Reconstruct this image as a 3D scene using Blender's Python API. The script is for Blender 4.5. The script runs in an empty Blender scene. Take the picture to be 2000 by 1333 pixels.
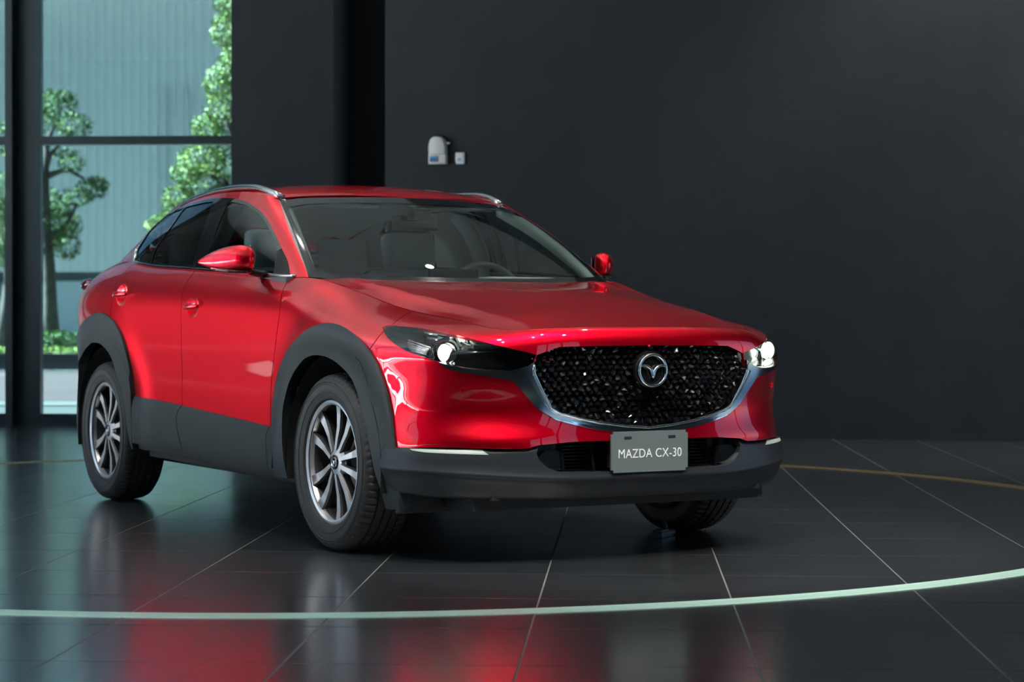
import bpy, bmesh, math, random
import numpy as np
from mathutils import Vector, Matrix
from mathutils.geometry import delaunay_2d_cdt
random.seed(7); rng = np.random.default_rng(7)
scene = bpy.context.scene; COL = scene.collection
# ---------------------------------------------------------------- camera (the car stands along y, its front axle at the origin)
cam_data = bpy.data.cameras.new('camera'); cam = bpy.data.objects.new('camera', cam_data); COL.objects.link(cam); scene.camera = cam
CAM = np.array([-4.2635, -7.2548, .8914]); YAW, PITCH, ROLL = .5247, .0094, .0010
cam_data.sensor_width = 36; cam_data.lens = 4023.07/2000*36; cam_data.clip_end = 400
cam_data.dof.use_dof = True; cam_data.dof.focus_distance = 7.9; cam_data.dof.aperture_fstop = 4.0
_f = Vector((math.sin(YAW)*math.cos(PITCH), math.cos(YAW)*math.cos(PITCH), -math.sin(PITCH)))
_r = Vector((math.cos(YAW), -math.sin(YAW), 0)); _u = _r.cross(_f)
_r2 = _r*math.cos(ROLL)+_u*math.sin(ROLL); _u2 = _u*math.cos(ROLL)-_r*math.sin(ROLL)
cam.matrix_world = Matrix(((_r2.x, _u2.x, -_f.x, CAM[0]), (_r2.y, _u2.y, -_f.y, CAM[1]), (_r2.z, _u2.z, -_f.z, CAM[2]), (0, 0, 0, 1)))
# the room's own axes: RA lateral to the right, RD into the room, both from the camera's foot
RYAW = math.radians(33.207); RA = np.array([math.cos(RYAW), -math.sin(RYAW), 0]); RD = np.array([math.sin(RYAW), math.cos(RYAW), 0]); RO = np.array([CAM[0], CAM[1], 0])
def room(a, d, z=0.): return RO+RA*a+RD*d+np.array([0, 0, z])
# ---------------------------------------------------------------- sky, sun, exposure
scene.view_settings.view_transform = 'Standard'; scene.view_settings.look = 'None'; scene.view_settings.gamma = 1; scene.view_settings.use_curve_mapping = False
scene.view_settings.exposure = EXPOSURE = 2.55
world = bpy.data.worlds.new('sky'); scene.world = world; world.use_nodes = True
_nt = world.node_tree; _bg = _nt.nodes['Background']; _sky = _nt.nodes.new('ShaderNodeTexSky')
_sky.sky_type = 'HOSEK_WILKIE'; _sky.turbidity = 2.6; _sky.ground_albedo = .3
SUN_DIR = Vector((-.62, .48, .85)).normalized()
_sky.sun_direction = SUN_DIR
_hs = _nt.nodes.new('ShaderNodeHueSaturation'); _hs.inputs['Saturation'].default_value = 1.1; _nt.links.new(_sky.outputs[0], _hs.inputs['Color']); _nt.links.new(_hs.outputs[0], _bg.inputs[0])   # hazy sky; _bg.inputs[1].default_value = 27.0
def light(name, kind, loc, energy, color=(1, 1, 1), **kw):
    l = bpy.data.lights.new(name, kind); l.energy = energy; l.color = color
    tgt = kw.pop('target', None); rot = kw.pop('rot', None)
    for k, v in kw.items(): setattr(l, k, v)
    o = bpy.data.objects.new(name, l); COL.objects.link(o); o.location = loc
    if tgt is not None: o.rotation_euler = (Vector(tgt)-Vector(loc)).to_track_quat('-Z', 'Y').to_euler()
    return o
_s = light('sun', 'SUN', (0, 0, 20), 24.0, (.90, .97, 1), angle=.01); _s.rotation_euler = SUN_DIR.to_track_quat('Z', 'Y').to_euler()
# daylight enters by the glazed side of the hall and the windows behind the camera: portals that guide the sky's light through them
def portal(a0, d0, a1, d1, z0, z1, inward):
    c = (room(a0, d0)+room(a1, d1))/2; c[2] = (z0+z1)/2; w = float(np.linalg.norm(room(a1, d1)-room(a0, d0)))
    o = light('window_portal', 'AREA', c, 1.0, shape='RECTANGLE', size=w, size_y=z1-z0, target=Vector(c)+Vector(inward)); o.data.cycles.is_portal = True
portal(-12.75, -.2, -12.75, 13.3, .1, 6.2, RA); portal(8.95, -6.6, 8.95, .6, .1, 4.6, -RA); portal(8.95, 7.0, 8.95, 12.0, .1, 3.2, -RA); portal(-9.0, 17.5, -3.2, 17.5, .1, 6.2, -RD)
# ceiling spots of the showroom; first two added to brighten the back wall
SPOTS = [(2.6, 12.9), (5.2, 12.6), (-1.6, 3.6), (.2, 3.2), (2.0, 3.8), (-.4, 5.2), (1.8, 5.4), (3.4, 5.0), (-2.8, 8.4), (1.8, 8.8), (-2.6, 11.0), (0, 11.2), (2.4, 11.4)]
SPOT_W = 30.
# ---------------------------------------------------------------- helpers
def mat(name, col, rough=.5, metal=0., **kw):
    m = bpy.data.materials.new(name); m.use_nodes = True; b = m.node_tree.nodes['Principled BSDF']
    b.inputs['Base Color'].default_value = (*col, 1); b.inputs['Roughness'].default_value = rough; b.inputs['Metallic'].default_value = metal
    for k, v in kw.items():
        b.inputs[k].default_value = v
    return m
def noise_mat(name, c0, c1, scale, rough=.6, metal=0., bump=0., bscale=None, stretch=None, **kw):
    m = mat(name, c0, rough, metal, **kw); nt = m.node_tree; b = nt.nodes['Principled BSDF']
    tc = nt.nodes.new('ShaderNodeTexCoord'); src = tc.outputs['Object']
    if stretch:
        mp = nt.nodes.new('ShaderNodeMapping'); mp.inputs['Scale'].default_value = stretch; nt.links.new(src, mp.inputs[0]); src = mp.outputs[0]
    n = nt.nodes.new('ShaderNodeTexNoise'); n.inputs['Scale'].default_value = scale; n.inputs['Detail'].default_value = 4
    nt.links.new(src, n.inputs['Vector'])
    r = nt.nodes.new('ShaderNodeValToRGB'); r.color_ramp.elements[0].color = (*c0, 1); r.color_ramp.elements[1].color = (*c1, 1)
    r.color_ramp.elements[0].position = .35; r.color_ramp.elements[1].position = .65
    nt.links.new(n.outputs['Fac'], r.inputs[0]); nt.links.new(r.outputs[0], b.inputs['Base Color'])
    if bump:
        n2 = nt.nodes.new('ShaderNodeTexNoise'); n2.inputs['Scale'].default_value = bscale or scale; n2.inputs['Detail'].default_value = 3; nt.links.new(src, n2.inputs['Vector'])
        bp = nt.nodes.new('ShaderNodeBump'); bp.inputs['Strength'].default_value = bump; bp.inputs['Distance'].default_value = .01
        nt.links.new(n2.outputs['Fac'], bp.inputs['Height']); nt.links.new(bp.outputs[0], b.inputs['Normal'])
    return m
def thin_glass(name, tint, refl=1.0, ior=1.5):
    m = bpy.data.materials.new(name); m.use_nodes = True; nt = m.node_tree; nt.nodes.clear()
    o = nt.nodes.new('ShaderNodeOutputMaterial'); mx = nt.nodes.new('ShaderNodeMixShader'); t = nt.nodes.new('ShaderNodeBsdfTransparent'); g = nt.nodes.new('ShaderNodeBsdfGlossy')
    f = nt.nodes.new('ShaderNodeFresnel'); f.inputs['IOR'].default_value = ior
    t.inputs['Color'].default_value = (*tint, 1); g.inputs['Roughness'].default_value = .0; g.inputs['Color'].default_value = (refl, refl, refl, 1)
    nt.links.new(f.outputs[0], mx.inputs[0]); nt.links.new(t.outputs[0], mx.inputs[1]); nt.links.new(g.outputs[0], mx.inputs[2]); nt.links.new(mx.outputs[0], o.inputs[0])
    return m
def emit(name, col, strength):
    m = mat(name, col, .4); b = m.node_tree.nodes['Principled BSDF']; b.inputs['Emission Color'].default_value = (*col, 1); b.inputs['Emission Strength'].default_value = strength; return m
def mesh_obj(name, verts, faces, m, parent=None, smooth=True, normals=None, mats=None, midx=None):
    me = bpy.data.meshes.new(name); me.from_pydata([tuple(map(float, v)) for v in verts], [], [tuple(map(int, f)) for f in faces])
    for mm in (mats or [m]): me.materials.append(mm)
    if midx is not None: me.polygons.foreach_set('material_index', np.array(midx, dtype=np.int32))
    me.polygons.foreach_set('use_smooth', np.full(len(me.polygons), bool(smooth))); me.update()
    if normals is not None: me.normals_split_custom_set_from_vertices([tuple(map(float, n)) for n in normals])
    o = bpy.data.objects.new(name, me); COL.objects.link(o)
    if parent is not None: o.parent = parent
    return o
def bm_obj(name, bm, m, parent=None, smooth=False, angle=None, mats=None):
    me = bpy.data.meshes.new(name); bmesh.ops.recalc_face_normals(bm, faces=bm.faces); bm.to_mesh(me); bm.free()
    for mm in (mats or [m]): me.materials.append(mm)
    me.polygons.foreach_set('use_smooth', np.full(len(me.polygons), bool(smooth)))
    if smooth and angle: me.set_sharp_from_angle(angle=math.radians(angle))
    o = bpy.data.objects.new(name, me); COL.objects.link(o)
    if parent is not None: o.parent = parent
    return o
def add_box(bm, c, d, M=None, bevel=0., mi=0):
    r = bmesh.ops.create_cube(bm, size=1); vs = r['verts']
    bmesh.ops.scale(bm, vec=d, verts=vs)
    fs = set(f for v in vs for f in v.link_faces)
    if bevel:
        es = list(set(e for v in vs for e in v.link_edges))
        b = bmesh.ops.bevel(bm, geom=es, offset=bevel, segments=2, affect='EDGES', profile=.7); vs = list(set(v for f in b['faces'] for v in f.verts)); 
        vs = list(set(vs)|set(v for f in b['faces'] for e in f.edges for v in e.verts))
        allv = set()
        stack = [vs[0]]
        while stack:
            v = stack.pop()
            if v in allv: continue
            allv.add(v); stack += [e.other_vert(v) for e in v.link_edges]
        vs = list(allv); fs = set(f for v in vs for f in v.link_faces)
    for f in fs: f.material_index = mi
    T = Matrix.Translation(c)
    if M is not None: T = T @ M
    bmesh.ops.transform(bm, matrix=T, verts=vs)
    return vs
def box_obj(name, c, d, m, parent=None, M=None, bevel=0., smooth=False):
    bm = bmesh.new(); add_box(bm, Vector(c), d, M, bevel); return bm_obj(name, bm, m, parent, smooth)
def tube(pts, rad, seg=8, closed=False, flat=None):
    """verts, faces of a tube along pts; rad number or list; flat=(axis vector, factor) squashes"""
    P = [Vector(p) for p in pts]; n = len(P); V = []; F = []
    up = None
    for i, p in enumerate(P):
        t = (P[(i+1) % n if closed else min(i+1, n-1)]-P[(i-1) % n if closed else max(i-1, 0)]).normalized()
        if up is None: up = Vector((0, 0, 1)) if abs(t.z) < .9 else Vector((1, 0, 0))
        a = (up-t*up.dot(t)).normalized(); b = t.cross(a); up = a
        r = rad[i] if hasattr(rad, '__len__') else rad
        for k in range(seg):
            an = 2*math.pi*k/seg; o = a*math.cos(an)*r+b*math.sin(an)*r
            if flat: ax, fc = flat; ax = Vector(ax); o = o-ax*o.dot(ax)*(1-fc)
            V.append(p+o)
    for i in range(n if closed else n-1):
        j = (i+1) % n
        for k in range(seg): F.append((i*seg+k, i*seg+(k+1) % seg, j*seg+(k+1) % seg, j*seg+k))
    if not closed: F.append(tuple(range(seg))[::-1]); F.append(tuple((n-1)*seg+k for k in range(seg)))
    return V, F
def tube_obj(name, pts, rad, m, parent=None, seg=8, closed=False, flat=None):
    V, F = tube(pts, rad, seg, closed, flat); return mesh_obj(name, V, F, m, parent)
def lathe(profile, seg=64, axis='x', mod=None):
    """profile (along axis, radius)"""
    V = []; F = []; n = len(profile)
    for k in range(seg):
        a = 2*math.pi*k/seg; c, s = math.cos(a), math.sin(a)
        for i, (h, r) in enumerate(profile):
            if mod: r = r+mod(i, k)
            V.append((h, r*c, r*s) if axis == 'x' else (r*c, h, r*s) if axis == 'y' else (r*c, r*s, h))
    for k in range(seg):
        j = (k+1) % seg
        for i in range(n-1): F.append((k*n+i, k*n+i+1, j*n+i+1, j*n+i))
    return V, F
def lathe_obj(name, profile, m, parent=None, seg=64, axis='x', mod=None, angle=35, loc=None):
    V, F = lathe(profile, seg, axis, mod); bm = bmesh.new()
    vs = [bm.verts.new(v) for v in V]
    for f in F:
        try: bm.faces.new([vs[i] for i in f])
        except ValueError: pass
    bmesh.ops.remove_doubles(bm, verts=bm.verts, dist=1e-6)
    o = bm_obj(name, bm, m, parent, True, angle)
    if loc is not None: o.location = loc
    return o
def empty(name, loc=(0, 0, 0), parent=None, rz=0.):
    o = bpy.data.objects.new(name, None); COL.objects.link(o); o.location = loc; o.rotation_euler = (0, 0, rz); o.empty_display_size = .1
    if parent is not None: o.parent = parent
    return o
def tag(o, label=None, cat=None, group=None, kind=None):
    if label: o['label'] = label
    if cat: o['category'] = cat
    if group: o['group'] = group
    if kind: o['kind'] = kind
    return o
def densify(poly, step=.02, closed=True):
    P = [np.array(p, float) for p in poly]; out = []
    n = len(P)
    for i in range(n if closed else n-1):
        a = P[i]; b = P[(i+1) % n]; k = max(1, int(math.ceil(np.linalg.norm(b-a)/step)))
        out += [a+(b-a)*j/k for j in range(k)]
    if not closed: out.append(P[-1])
    return np.array(out)
def smooth_line(poly, step=.02):
    """Catmull-Rom through open polyline points"""
    P = np.array(poly, float); n = len(P); out = []
    for i in range(n-1):
        p0 = P[max(i-1, 0)]; p1 = P[i]; p2 = P[i+1]; p3 = P[min(i+2, n-1)]
        k = max(1, int(math.ceil(np.linalg.norm(p2-p1)/step)))
        for j in range(k):
            t = j/k; out.append(.5*(2*p1+(p2-p0)*t+(2*p0-5*p1+4*p2-p3)*t*t+(3*p1-p0-3*p2+p3)*t**3))
    out.append(P[-1]); return np.array(out)
def inside(poly, q):
    x, y = q[:, 0], q[:, 1]; c = np.zeros(len(q), bool); n = len(poly); j = n-1
    for i in range(n):
        xi, yi = poly[i]; xj, yj = poly[j]
        if yi != yj: c ^= ((yi > y) != (yj > y)) & (x < (xj-xi)*(y-yi)/(yj-yi)+xi)
        j = i
    return c
def strip_poly(P, line, w=.0045):
    """polygon of a gap of width w along a line on the patch"""
    L = np.array(line, float); L[:, 0] = np.clip(L[:, 0], 0, P.s[-1]); L[:, 1] = np.clip(L[:, 1], 0, P.v[-1])
    p, n, ds, dv = P.frame(L[:, 0], L[:, 1]); a = []; b = []
    for i in range(len(L)):
        t = p[min(i+1, len(L)-1)]-p[max(i-1, 0)]; t /= np.linalg.norm(t)+1e-9; o = np.cross(n[i], t)*w/2
        d = np.linalg.lstsq(np.stack([ds[i], dv[i]], 1), o, rcond=None)[0]
        a.append(L[i]+d); b.append(L[i]-d)
    return np.array(a+b[::-1])
def cut(P, step, polys):
    """constrained triangulation of a patch; returns {name: (sv, tris)}; first polygon that holds a triangle owns it"""
    S, V = P.s[-1], P.v[-1]; ns, nv = int(S/step)+2, int(V/step)+2
    A, B = np.meshgrid(np.linspace(0, S, ns), np.linspace(0, V, nv), indexing='ij')
    pts = [Vector((a, b)) for a, b in zip(A.ravel(), B.ravel())]; edges = []; PL = []
    for name, poly in polys:
        q = np.array(poly, float); q[:, 0] = np.clip(q[:, 0], 0, S); q[:, 1] = np.clip(q[:, 1], 0, V)
        keep = [0]
        for i in range(1, len(q)):
            if np.linalg.norm(q[i]-q[keep[-1]]) > 1e-5: keep.append(i)
        q = q[keep]; PL.append((name, q)); k = len(pts); pts += [Vector((a, b)) for a, b in q]; n = len(q)
        edges += [(k+i, k+(i+1) % n) for i in range(n)]
    vo, eo, fo, _, _, _ = delaunay_2d_cdt(pts, edges, [], 0, 1e-6)
    sv = np.array([(v.x, v.y) for v in vo]); tr = np.array([f for f in fo if len(f) == 3])
    a, b, c = sv[tr[:, 0]], sv[tr[:, 1]], sv[tr[:, 2]]
    ar = (b[:, 0]-a[:, 0])*(c[:, 1]-a[:, 1])-(b[:, 1]-a[:, 1])*(c[:, 0]-a[:, 0]); tr = tr[abs(ar) > 1e-10]; ar = ar[abs(ar) > 1e-10]
    tr[ar < 0] = tr[ar < 0][:, ::-1]
    cen = sv[tr].mean(1); owner = np.full(len(tr), -1)
    for i, (name, q) in enumerate(PL):
        m = (owner < 0) & inside(q, cen); owner[m] = i
    out = {}
    for i, (name, q) in enumerate(PL):
        if name is None: continue
        t = tr[owner == i]
        if name in out: t = np.concatenate([out[name][1], t])
        out[name] = (sv, t)
    out['rest'] = (sv, tr[owner < 0])
    return out
def piece(name, P, reg, m, parent, sides=(0,), off=0., skirt=.012, sign=1, warp=None):
    """a panel cut from patch P; sides 0 = far half (x > 0), 1 = near half; both in one mesh when two are given"""
    sv, tr = reg; used = np.unique(tr); idx = np.full(len(sv), -1); idx[used] = np.arange(len(used)); t = idx[tr]; q = sv[used]
    pos, n, _, _ = P.frame(q[:, 0], q[:, 1]); n = n*sign
    seam = q[:, 0] < 1e-6; n[seam, 0] = 0; n /= np.linalg.norm(n, axis=1)[:, None]
    if warp is not None: o = warp(q, pos)
    else: o = off
    pos = pos+n*(o[:, None] if hasattr(o, '__len__') else o); pos[seam, 0] = 0
    if sign < 0: t = t[:, ::-1]
    ec = {}
    for f in t:
        for a, b in ((f[0], f[1]), (f[1], f[2]), (f[2], f[0])): ec[(a, b)] = ec.get((a, b), 0)+1
    bound = [(a, b) for (a, b) in ec if (b, a) not in ec and not (len(sides) > 1 and seam[a] and seam[b])]
    V = []; N = []; Fa = []
    for sd in sides:
        k = len(V); p = pos.copy(); nn = n.copy()
        if sd: p[:, 0] *= -1; nn[:, 0] *= -1
        tt = t[:, ::-1] if sd else t
        V += p.tolist(); N += nn.tolist(); Fa += (tt+k).tolist()
        if skirt:
            for a, b in bound:
                if sd: a, b = b, a
                e = p[b]-p[a]; o = np.cross(e, nn[a]); o = o/(np.linalg.norm(o)+1e-12); j = len(V)
                V += [p[a].tolist(), p[b].tolist(), (p[b]-nn[b]*skirt).tolist(), (p[a]-nn[a]*skirt).tolist()]; N += [o.tolist()]*4
                Fa.append((j+1, j, j+3, j+2))
    return mesh_obj(name, V, Fa, m, parent, True, N)
# ---------------------------------------------------------------- smooth surface patches of the car body (metres; x out from the centre line, y back, z up)
def spline_matrix(t):
    """natural cubic spline: matrix giving second derivatives from values"""
    n = len(t); A = np.eye(n); B = np.zeros((n, n)); h = np.diff(t)
    for i in range(1, n-1):
        A[i, i-1] = h[i-1]; A[i, i] = 2*(h[i-1]+h[i]); A[i, i+1] = h[i]
        B[i, i-1] = 6/h[i-1]; B[i, i] = -6/h[i-1]-6/h[i]; B[i, i+1] = 6/h[i]
    return np.linalg.solve(A, B)
def spline_basis(t, M, q):
    q = np.clip(q, t[0], t[-1]); k = np.clip(np.searchsorted(t, q, side='right')-1, 0, len(t)-2)
    h = t[k+1]-t[k]; a = (t[k+1]-q)/h; b = (q-t[k])/h
    out = ((a**3-a)*h*h/6)[:, None]*M[k] + ((b**3-b)*h*h/6)[:, None]*M[k+1]
    r = np.arange(len(q)); out[r, k] += a; out[r, k+1] += b
    return out
def curve1(pts, q):
    p = np.array(pts, float); t = p[:, 0]; M = spline_matrix(t)
    return spline_basis(t, M, np.atleast_1d(np.asarray(q, float))) @ p[:, 1:]
class Patch:
    """tensor spline through a table[col][row] of points; domain (s, v) in about metres"""
    def __init__(self, table, vscale=None, srow=None, fix=None):
        T = np.array(table, float); self.T = T; self.fix = fix
        mid = T[:, T.shape[1]//2 if srow is None else srow]
        self.s = np.concatenate([[0], np.cumsum(np.linalg.norm(np.diff(mid, axis=0), axis=1))])
        rows = np.linalg.norm(np.diff(T, axis=1), axis=2).mean(0)
        self.v = np.concatenate([[0], np.cumsum(rows)])
        self.Ms = spline_matrix(self.s); self.Mv = spline_matrix(self.v)
    def base(self, s, v):
        s = np.atleast_1d(np.asarray(s, float)); v = np.atleast_1d(np.asarray(v, float))
        a = spline_basis(self.s, self.Ms, s); b = spline_basis(self.v, self.Mv, v)
        return np.einsum('ni,nj,ijk->nk', a, b, self.T)
    def frame(self, s, v, e=1e-3):
        P = self.pos(s, v)
        s1 = np.clip(s+e, 0, self.s[-1]); s0 = np.clip(s-e, 0, self.s[-1]); v1 = np.clip(v+e, 0, self.v[-1]); v0 = np.clip(v-e, 0, self.v[-1])
        ds = (self.pos(s1, v)-self.pos(s0, v))/(s1-s0)[:, None]; dv = (self.pos(s, v1)-self.pos(s, v0))/(v1-v0)[:, None]
        n = np.cross(ds, dv); n /= np.linalg.norm(n, axis=1)[:, None]+1e-12
        return P, n, ds, dv
    def pos(self, s, v):
        P = self.base(s, v)
        if self.fix is not None: P = P + self.fix(P)
        return P
# hood heights
HOOD_C = [(-.90,.864),(-.868,.872),(-.75,.900),(-.64,.926),(-.45,.964),(-.27,.998),(0,1.034),(.2,1.053),(.36,1.064),(.60,1.076)]
HOOD_E = [(-.90,.62,.822),(-.80,.62,.838),(-.69,.61,.869),(-.465,.62,.904),(-.22,.64,.932),(.045,.66,.984),(.22,.695,1.022),(.44,.715,1.066),(.60,.74,1.078)]
def hood_z(x, y):
    x = np.abs(np.atleast_1d(np.asarray(x, float))); y = np.atleast_1d(np.asarray(y, float)); yc = np.clip(y, -.9, .6)
    zc = curve1(HOOD_C, yc)[:, 0]; e = curve1(HOOD_E, yc); u = x/e[:, 0]
    z = e[:, 1] + (zc-e[:, 1])*(1-np.abs(u)**3.0)
    xr = .47+.11*(yc+.7)/1.1                                   # crease running from grille corner to the pillar foot
    amp = .011*np.clip((yc+.86)/.35, 0, 1)*np.clip((.62-yc)/.3, 0, 1)
    d = x-xr
    z += amp*np.where(d < 0, np.exp(d/.10), np.exp(-(d/.045)**2))
    return z
# plan (x, y), shoulder start z, arc end angle, top x, top y, top z (None: hood), front weight 0..1 side
LC = [
 (.000,-.906,.800,78,.000,-.868,None,0),
 (.120,-.904,.800,78,.110,-.867,None,0),
 (.250,-.897,.800,78,.235,-.862,None,0),
 (.380,-.880,.795,78,.350,-.850,None,0),
 (.500,-.850,.785,74,.450,-.826,None,0),
 (.590,-.815,.775,70,.515,-.792,None,.1),
 (.675,-.767,.770,68,.560,-.745,None,.2),
 (.755,-.698,.770,68,.592,-.675,None,.4),
 (.818,-.605,.775,68,.606,-.580,None,.6),
 (.854,-.480,.785,70,.618,-.465,None,.8),
 (.868,-.300,.810,72,.633,-.290,None,1),
 (.874,-.100,.835,74,.651,-.090,None,1),
 (.875,.100,.860,74,.672,.110,None,1),
 (.873,.300,.890,72,.704,.300,None,1),
 (.870,.440,.920,66,.728,.440,None,1),
 (.868,.600,.930,58,.760,.600,1.074,1),
 (.867,.850,.935,55,.783,.850,1.086,1),
 (.867,1.200,.945,54,.791,1.200,1.103,1),
 (.868,1.600,.960,54,.793,1.600,1.125,1),
 (.871,2.000,.975,54,.790,2.000,1.144,1),
 (.875,2.300,.980,55,.784,2.300,1.160,1),
 (.877,2.500,.985,58,.770,2.500,1.180,1),
 (.876,2.700,.985,60,.745,2.690,1.193,1),
 (.867,2.950,.985,60,.706,2.920,1.194,1),
 (.842,3.150,.980,60,.640,3.080,1.186,1),
 (.785,3.310,.970,62,.545,3.190,1.178,1),
 (.660,3.415,.960,64,.420,3.255,1.172,1),
 (.420,3.470,.950,66,.250,3.290,1.168,1),
 (.000,3.490,.950,66,.000,3.305,1.166,1)]
IN_SIDE = [(.10,.10),(.22,.045),(.32,.022),(.42,.016),(.55,.020),(.68,.015),(.80,.004),(.90,0),(1.2,0)]
IN_FRONT = [(.10,.16),(.22,.08),(.32,.045),(.40,.014),(.45,.004),(.50,.013),(.56,.018),(.62,.011),(.70,.001),(.78,0),(1.2,0)]
def lower_table():
    pl = np.array([c[:2] for c in LC]); n = len(pl); T = []
    for i, (xp, yp, zs, th, xt, yt, zt, w) in enumerate(LC):
        d = pl[min(i+1, n-1)]-pl[max(i-1, 0)]
        if i == 0: d = np.array([1., 0])
        if i == n-1: d = np.array([-1., 0])
        d /= np.linalg.norm(d); nrm = np.array([d[1], -d[0]])        # outward
        if zt is None: zt = hood_z(xt, yt)[0]
        ins = lambda z: (1-w)*curve1(IN_FRONT, z)[0, 0] + w*curve1(IN_SIDE, z)[0, 0]
        rows = []; z0 = .20
        for f in (0, .12, .25, .38, .51, .64, .76, .88, 1.0):
            z = z0+(zs-z0)*f; p = np.array([xp, yp])-nrm*ins(z); rows.append((p[0], p[1], z))
        A = np.array(rows[-1]); Tt = np.array([xt, yt, zt]); t = math.radians(th)
        for f in (.22, .42, .62, .81, 1.0):
            a = t*f; h = (1-math.cos(a))/(1-math.cos(t)); k = math.sin(a)/math.sin(t)
            rows.append((A[0]+(Tt[0]-A[0])*h, A[1]+(Tt[1]-A[1])*h, A[2]+(Tt[2]-A[2])*k))
        T.append(rows)
    return T
def arch_flare(P):
    D = np.zeros_like(P); side = np.clip((np.abs(P[:, 0])-.70)/.1, 0, 1)
    for yc, r0, am in ((0, .535, .016), (2.655, .545, .014)):
        r = np.hypot(P[:, 1]-yc, P[:, 2]-.345)
        D[:, 0] += am*side*np.exp(-((r-r0)/.075)**2)
    # scooped bumper flank with a ledge above the lower lamp
    x = np.abs(P[:, 0]); fr = np.clip((-P[:, 1]-.50)/.12, 0, 1)
    g = np.exp(-((x-.63)/.16)**2)*fr
    D[:, 1] += g*(.012*np.exp(-((P[:, 2]-.575)/.075)**2) - .008*np.exp(-((P[:, 2]-.455)/.04)**2))
    return D
LOWER = Patch(lower_table(), fix=arch_flare)
# greenhouse: windshield, pillars, side glass and rear window as one wrap; rows from belt to roof edge
GC = [  # base xyz, top xyz, bulge outwards
 ((.000,.300,1.046),(.000,1.050,1.449),.030),
 ((.160,.308,1.047),(.140,1.056,1.448),.030),
 ((.320,.332,1.050),(.270,1.072,1.446),.030),
 ((.480,.378,1.056),(.395,1.100,1.442),.028),
 ((.620,.445,1.064),(.500,1.134,1.437),.026),
 ((.730,.525,1.074),(.580,1.172,1.431),.022),
 ((.758,.590,1.076),(.602,1.215,1.446),.020),
 ((.774,.700,1.079),(.616,1.300,1.464),.020),
 ((.784,.860,1.087),(.623,1.400,1.476),.022),
 ((.789,1.060,1.096),(.625,1.520,1.483),.025),
 ((.792,1.350,1.111),(.624,1.660,1.488),.028),
 ((.793,1.650,1.128),(.622,1.830,1.488),.030),
 ((.790,1.950,1.142),(.618,2.040,1.479),.030),
 ((.785,2.230,1.157),(.609,2.270,1.460),.028),
 ((.770,2.490,1.180),(.594,2.520,1.424),.024),
 ((.745,2.690,1.193),(.572,2.740,1.372),.018),
 ((.706,2.920,1.194),(.538,2.950,1.305),.010),
 ((.640,3.080,1.186),(.480,3.070,1.280),.008),
 ((.545,3.190,1.178),(.390,3.120,1.275),.006),
 ((.420,3.255,1.172),(.280,3.145,1.280),.006),
 ((.250,3.290,1.168),(.160,3.160,1.284),.006),
 ((.000,3.305,1.166),(.000,3.168,1.286),.006)]
def green_table():
    n = len(GC); T = []
    for i, (b, t, k) in enumerate(GC):
        b = np.array(b); t = np.array(t)
        d = np.array(GC[min(i+1, n-1)][0])-np.array(GC[max(i-1, 0)][0])
        if i in (0, n-1): d = np.array([1., 0, 0]) if i == 0 else np.array([-1., 0, 0])
        nr = np.cross(d, t-b); nr /= np.linalg.norm(nr)
        T.append([b+(t-b)*f+nr*k*4*f*(1-f) for f in (0, .2, .4, .6, .8, 1)])
    return T
GREEN = Patch(green_table())
# roof: rows from centre line out to the roof edge
RC = [(1.050,1.449),(1.110,1.470),(1.200,1.493),(1.320,1.514),(1.480,1.530),(1.700,1.539),(1.950,1.536),(2.200,1.524),(2.450,1.500),(2.700,1.456),(2.950,1.385),(3.168,1.286)]
def roof_table():
    g = GREEN; T = []
    n = len(RC)
    # matching edge stations along the greenhouse top curve
    ed = [(0,0)]
    se = np.linspace(0, 1, n); s_front = g.s[5]; s_rear = g.s[18]
    top = lambda s: g.pos(np.array([s]), np.array([g.v[-1]]))[0]
    for i, (yc, zc) in enumerate(RC):
        if i == 0: row_s = [g.s[5]*f for f in (0, .2, .4, .6, .8, 1)]; T.append([top(s) for s in row_s]); continue
        if i == n-1: row_s = [g.s[-1]+(s_rear-g.s[-1])*f for f in (0, .2, .4, .6, .8, 1)]; T.append([top(s) for s in row_s]); continue
        # edge point: y target blends
        f = i/(n-1); yt = yc+.12*(1-f)**2+ (0 if f < .8 else -(f-.8)*.25)
        ss = np.linspace(s_front, s_rear, 600); e = g.pos(ss, np.full(600, g.v[-1])); k = np.argmin(abs(e[:, 1]-yt)); E = e[k]
        C = np.array([0, yc, zc])
        r = []
        for u in (0, .2, .4, .6, .8, 1):
            r.append((E[0]*u, C[1]+(E[1]-C[1])*u*u, E[2]+(C[2]-E[2])*(1-u**2.3)))
        T.append(r)
    return T
ROOF = Patch(roof_table())
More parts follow.
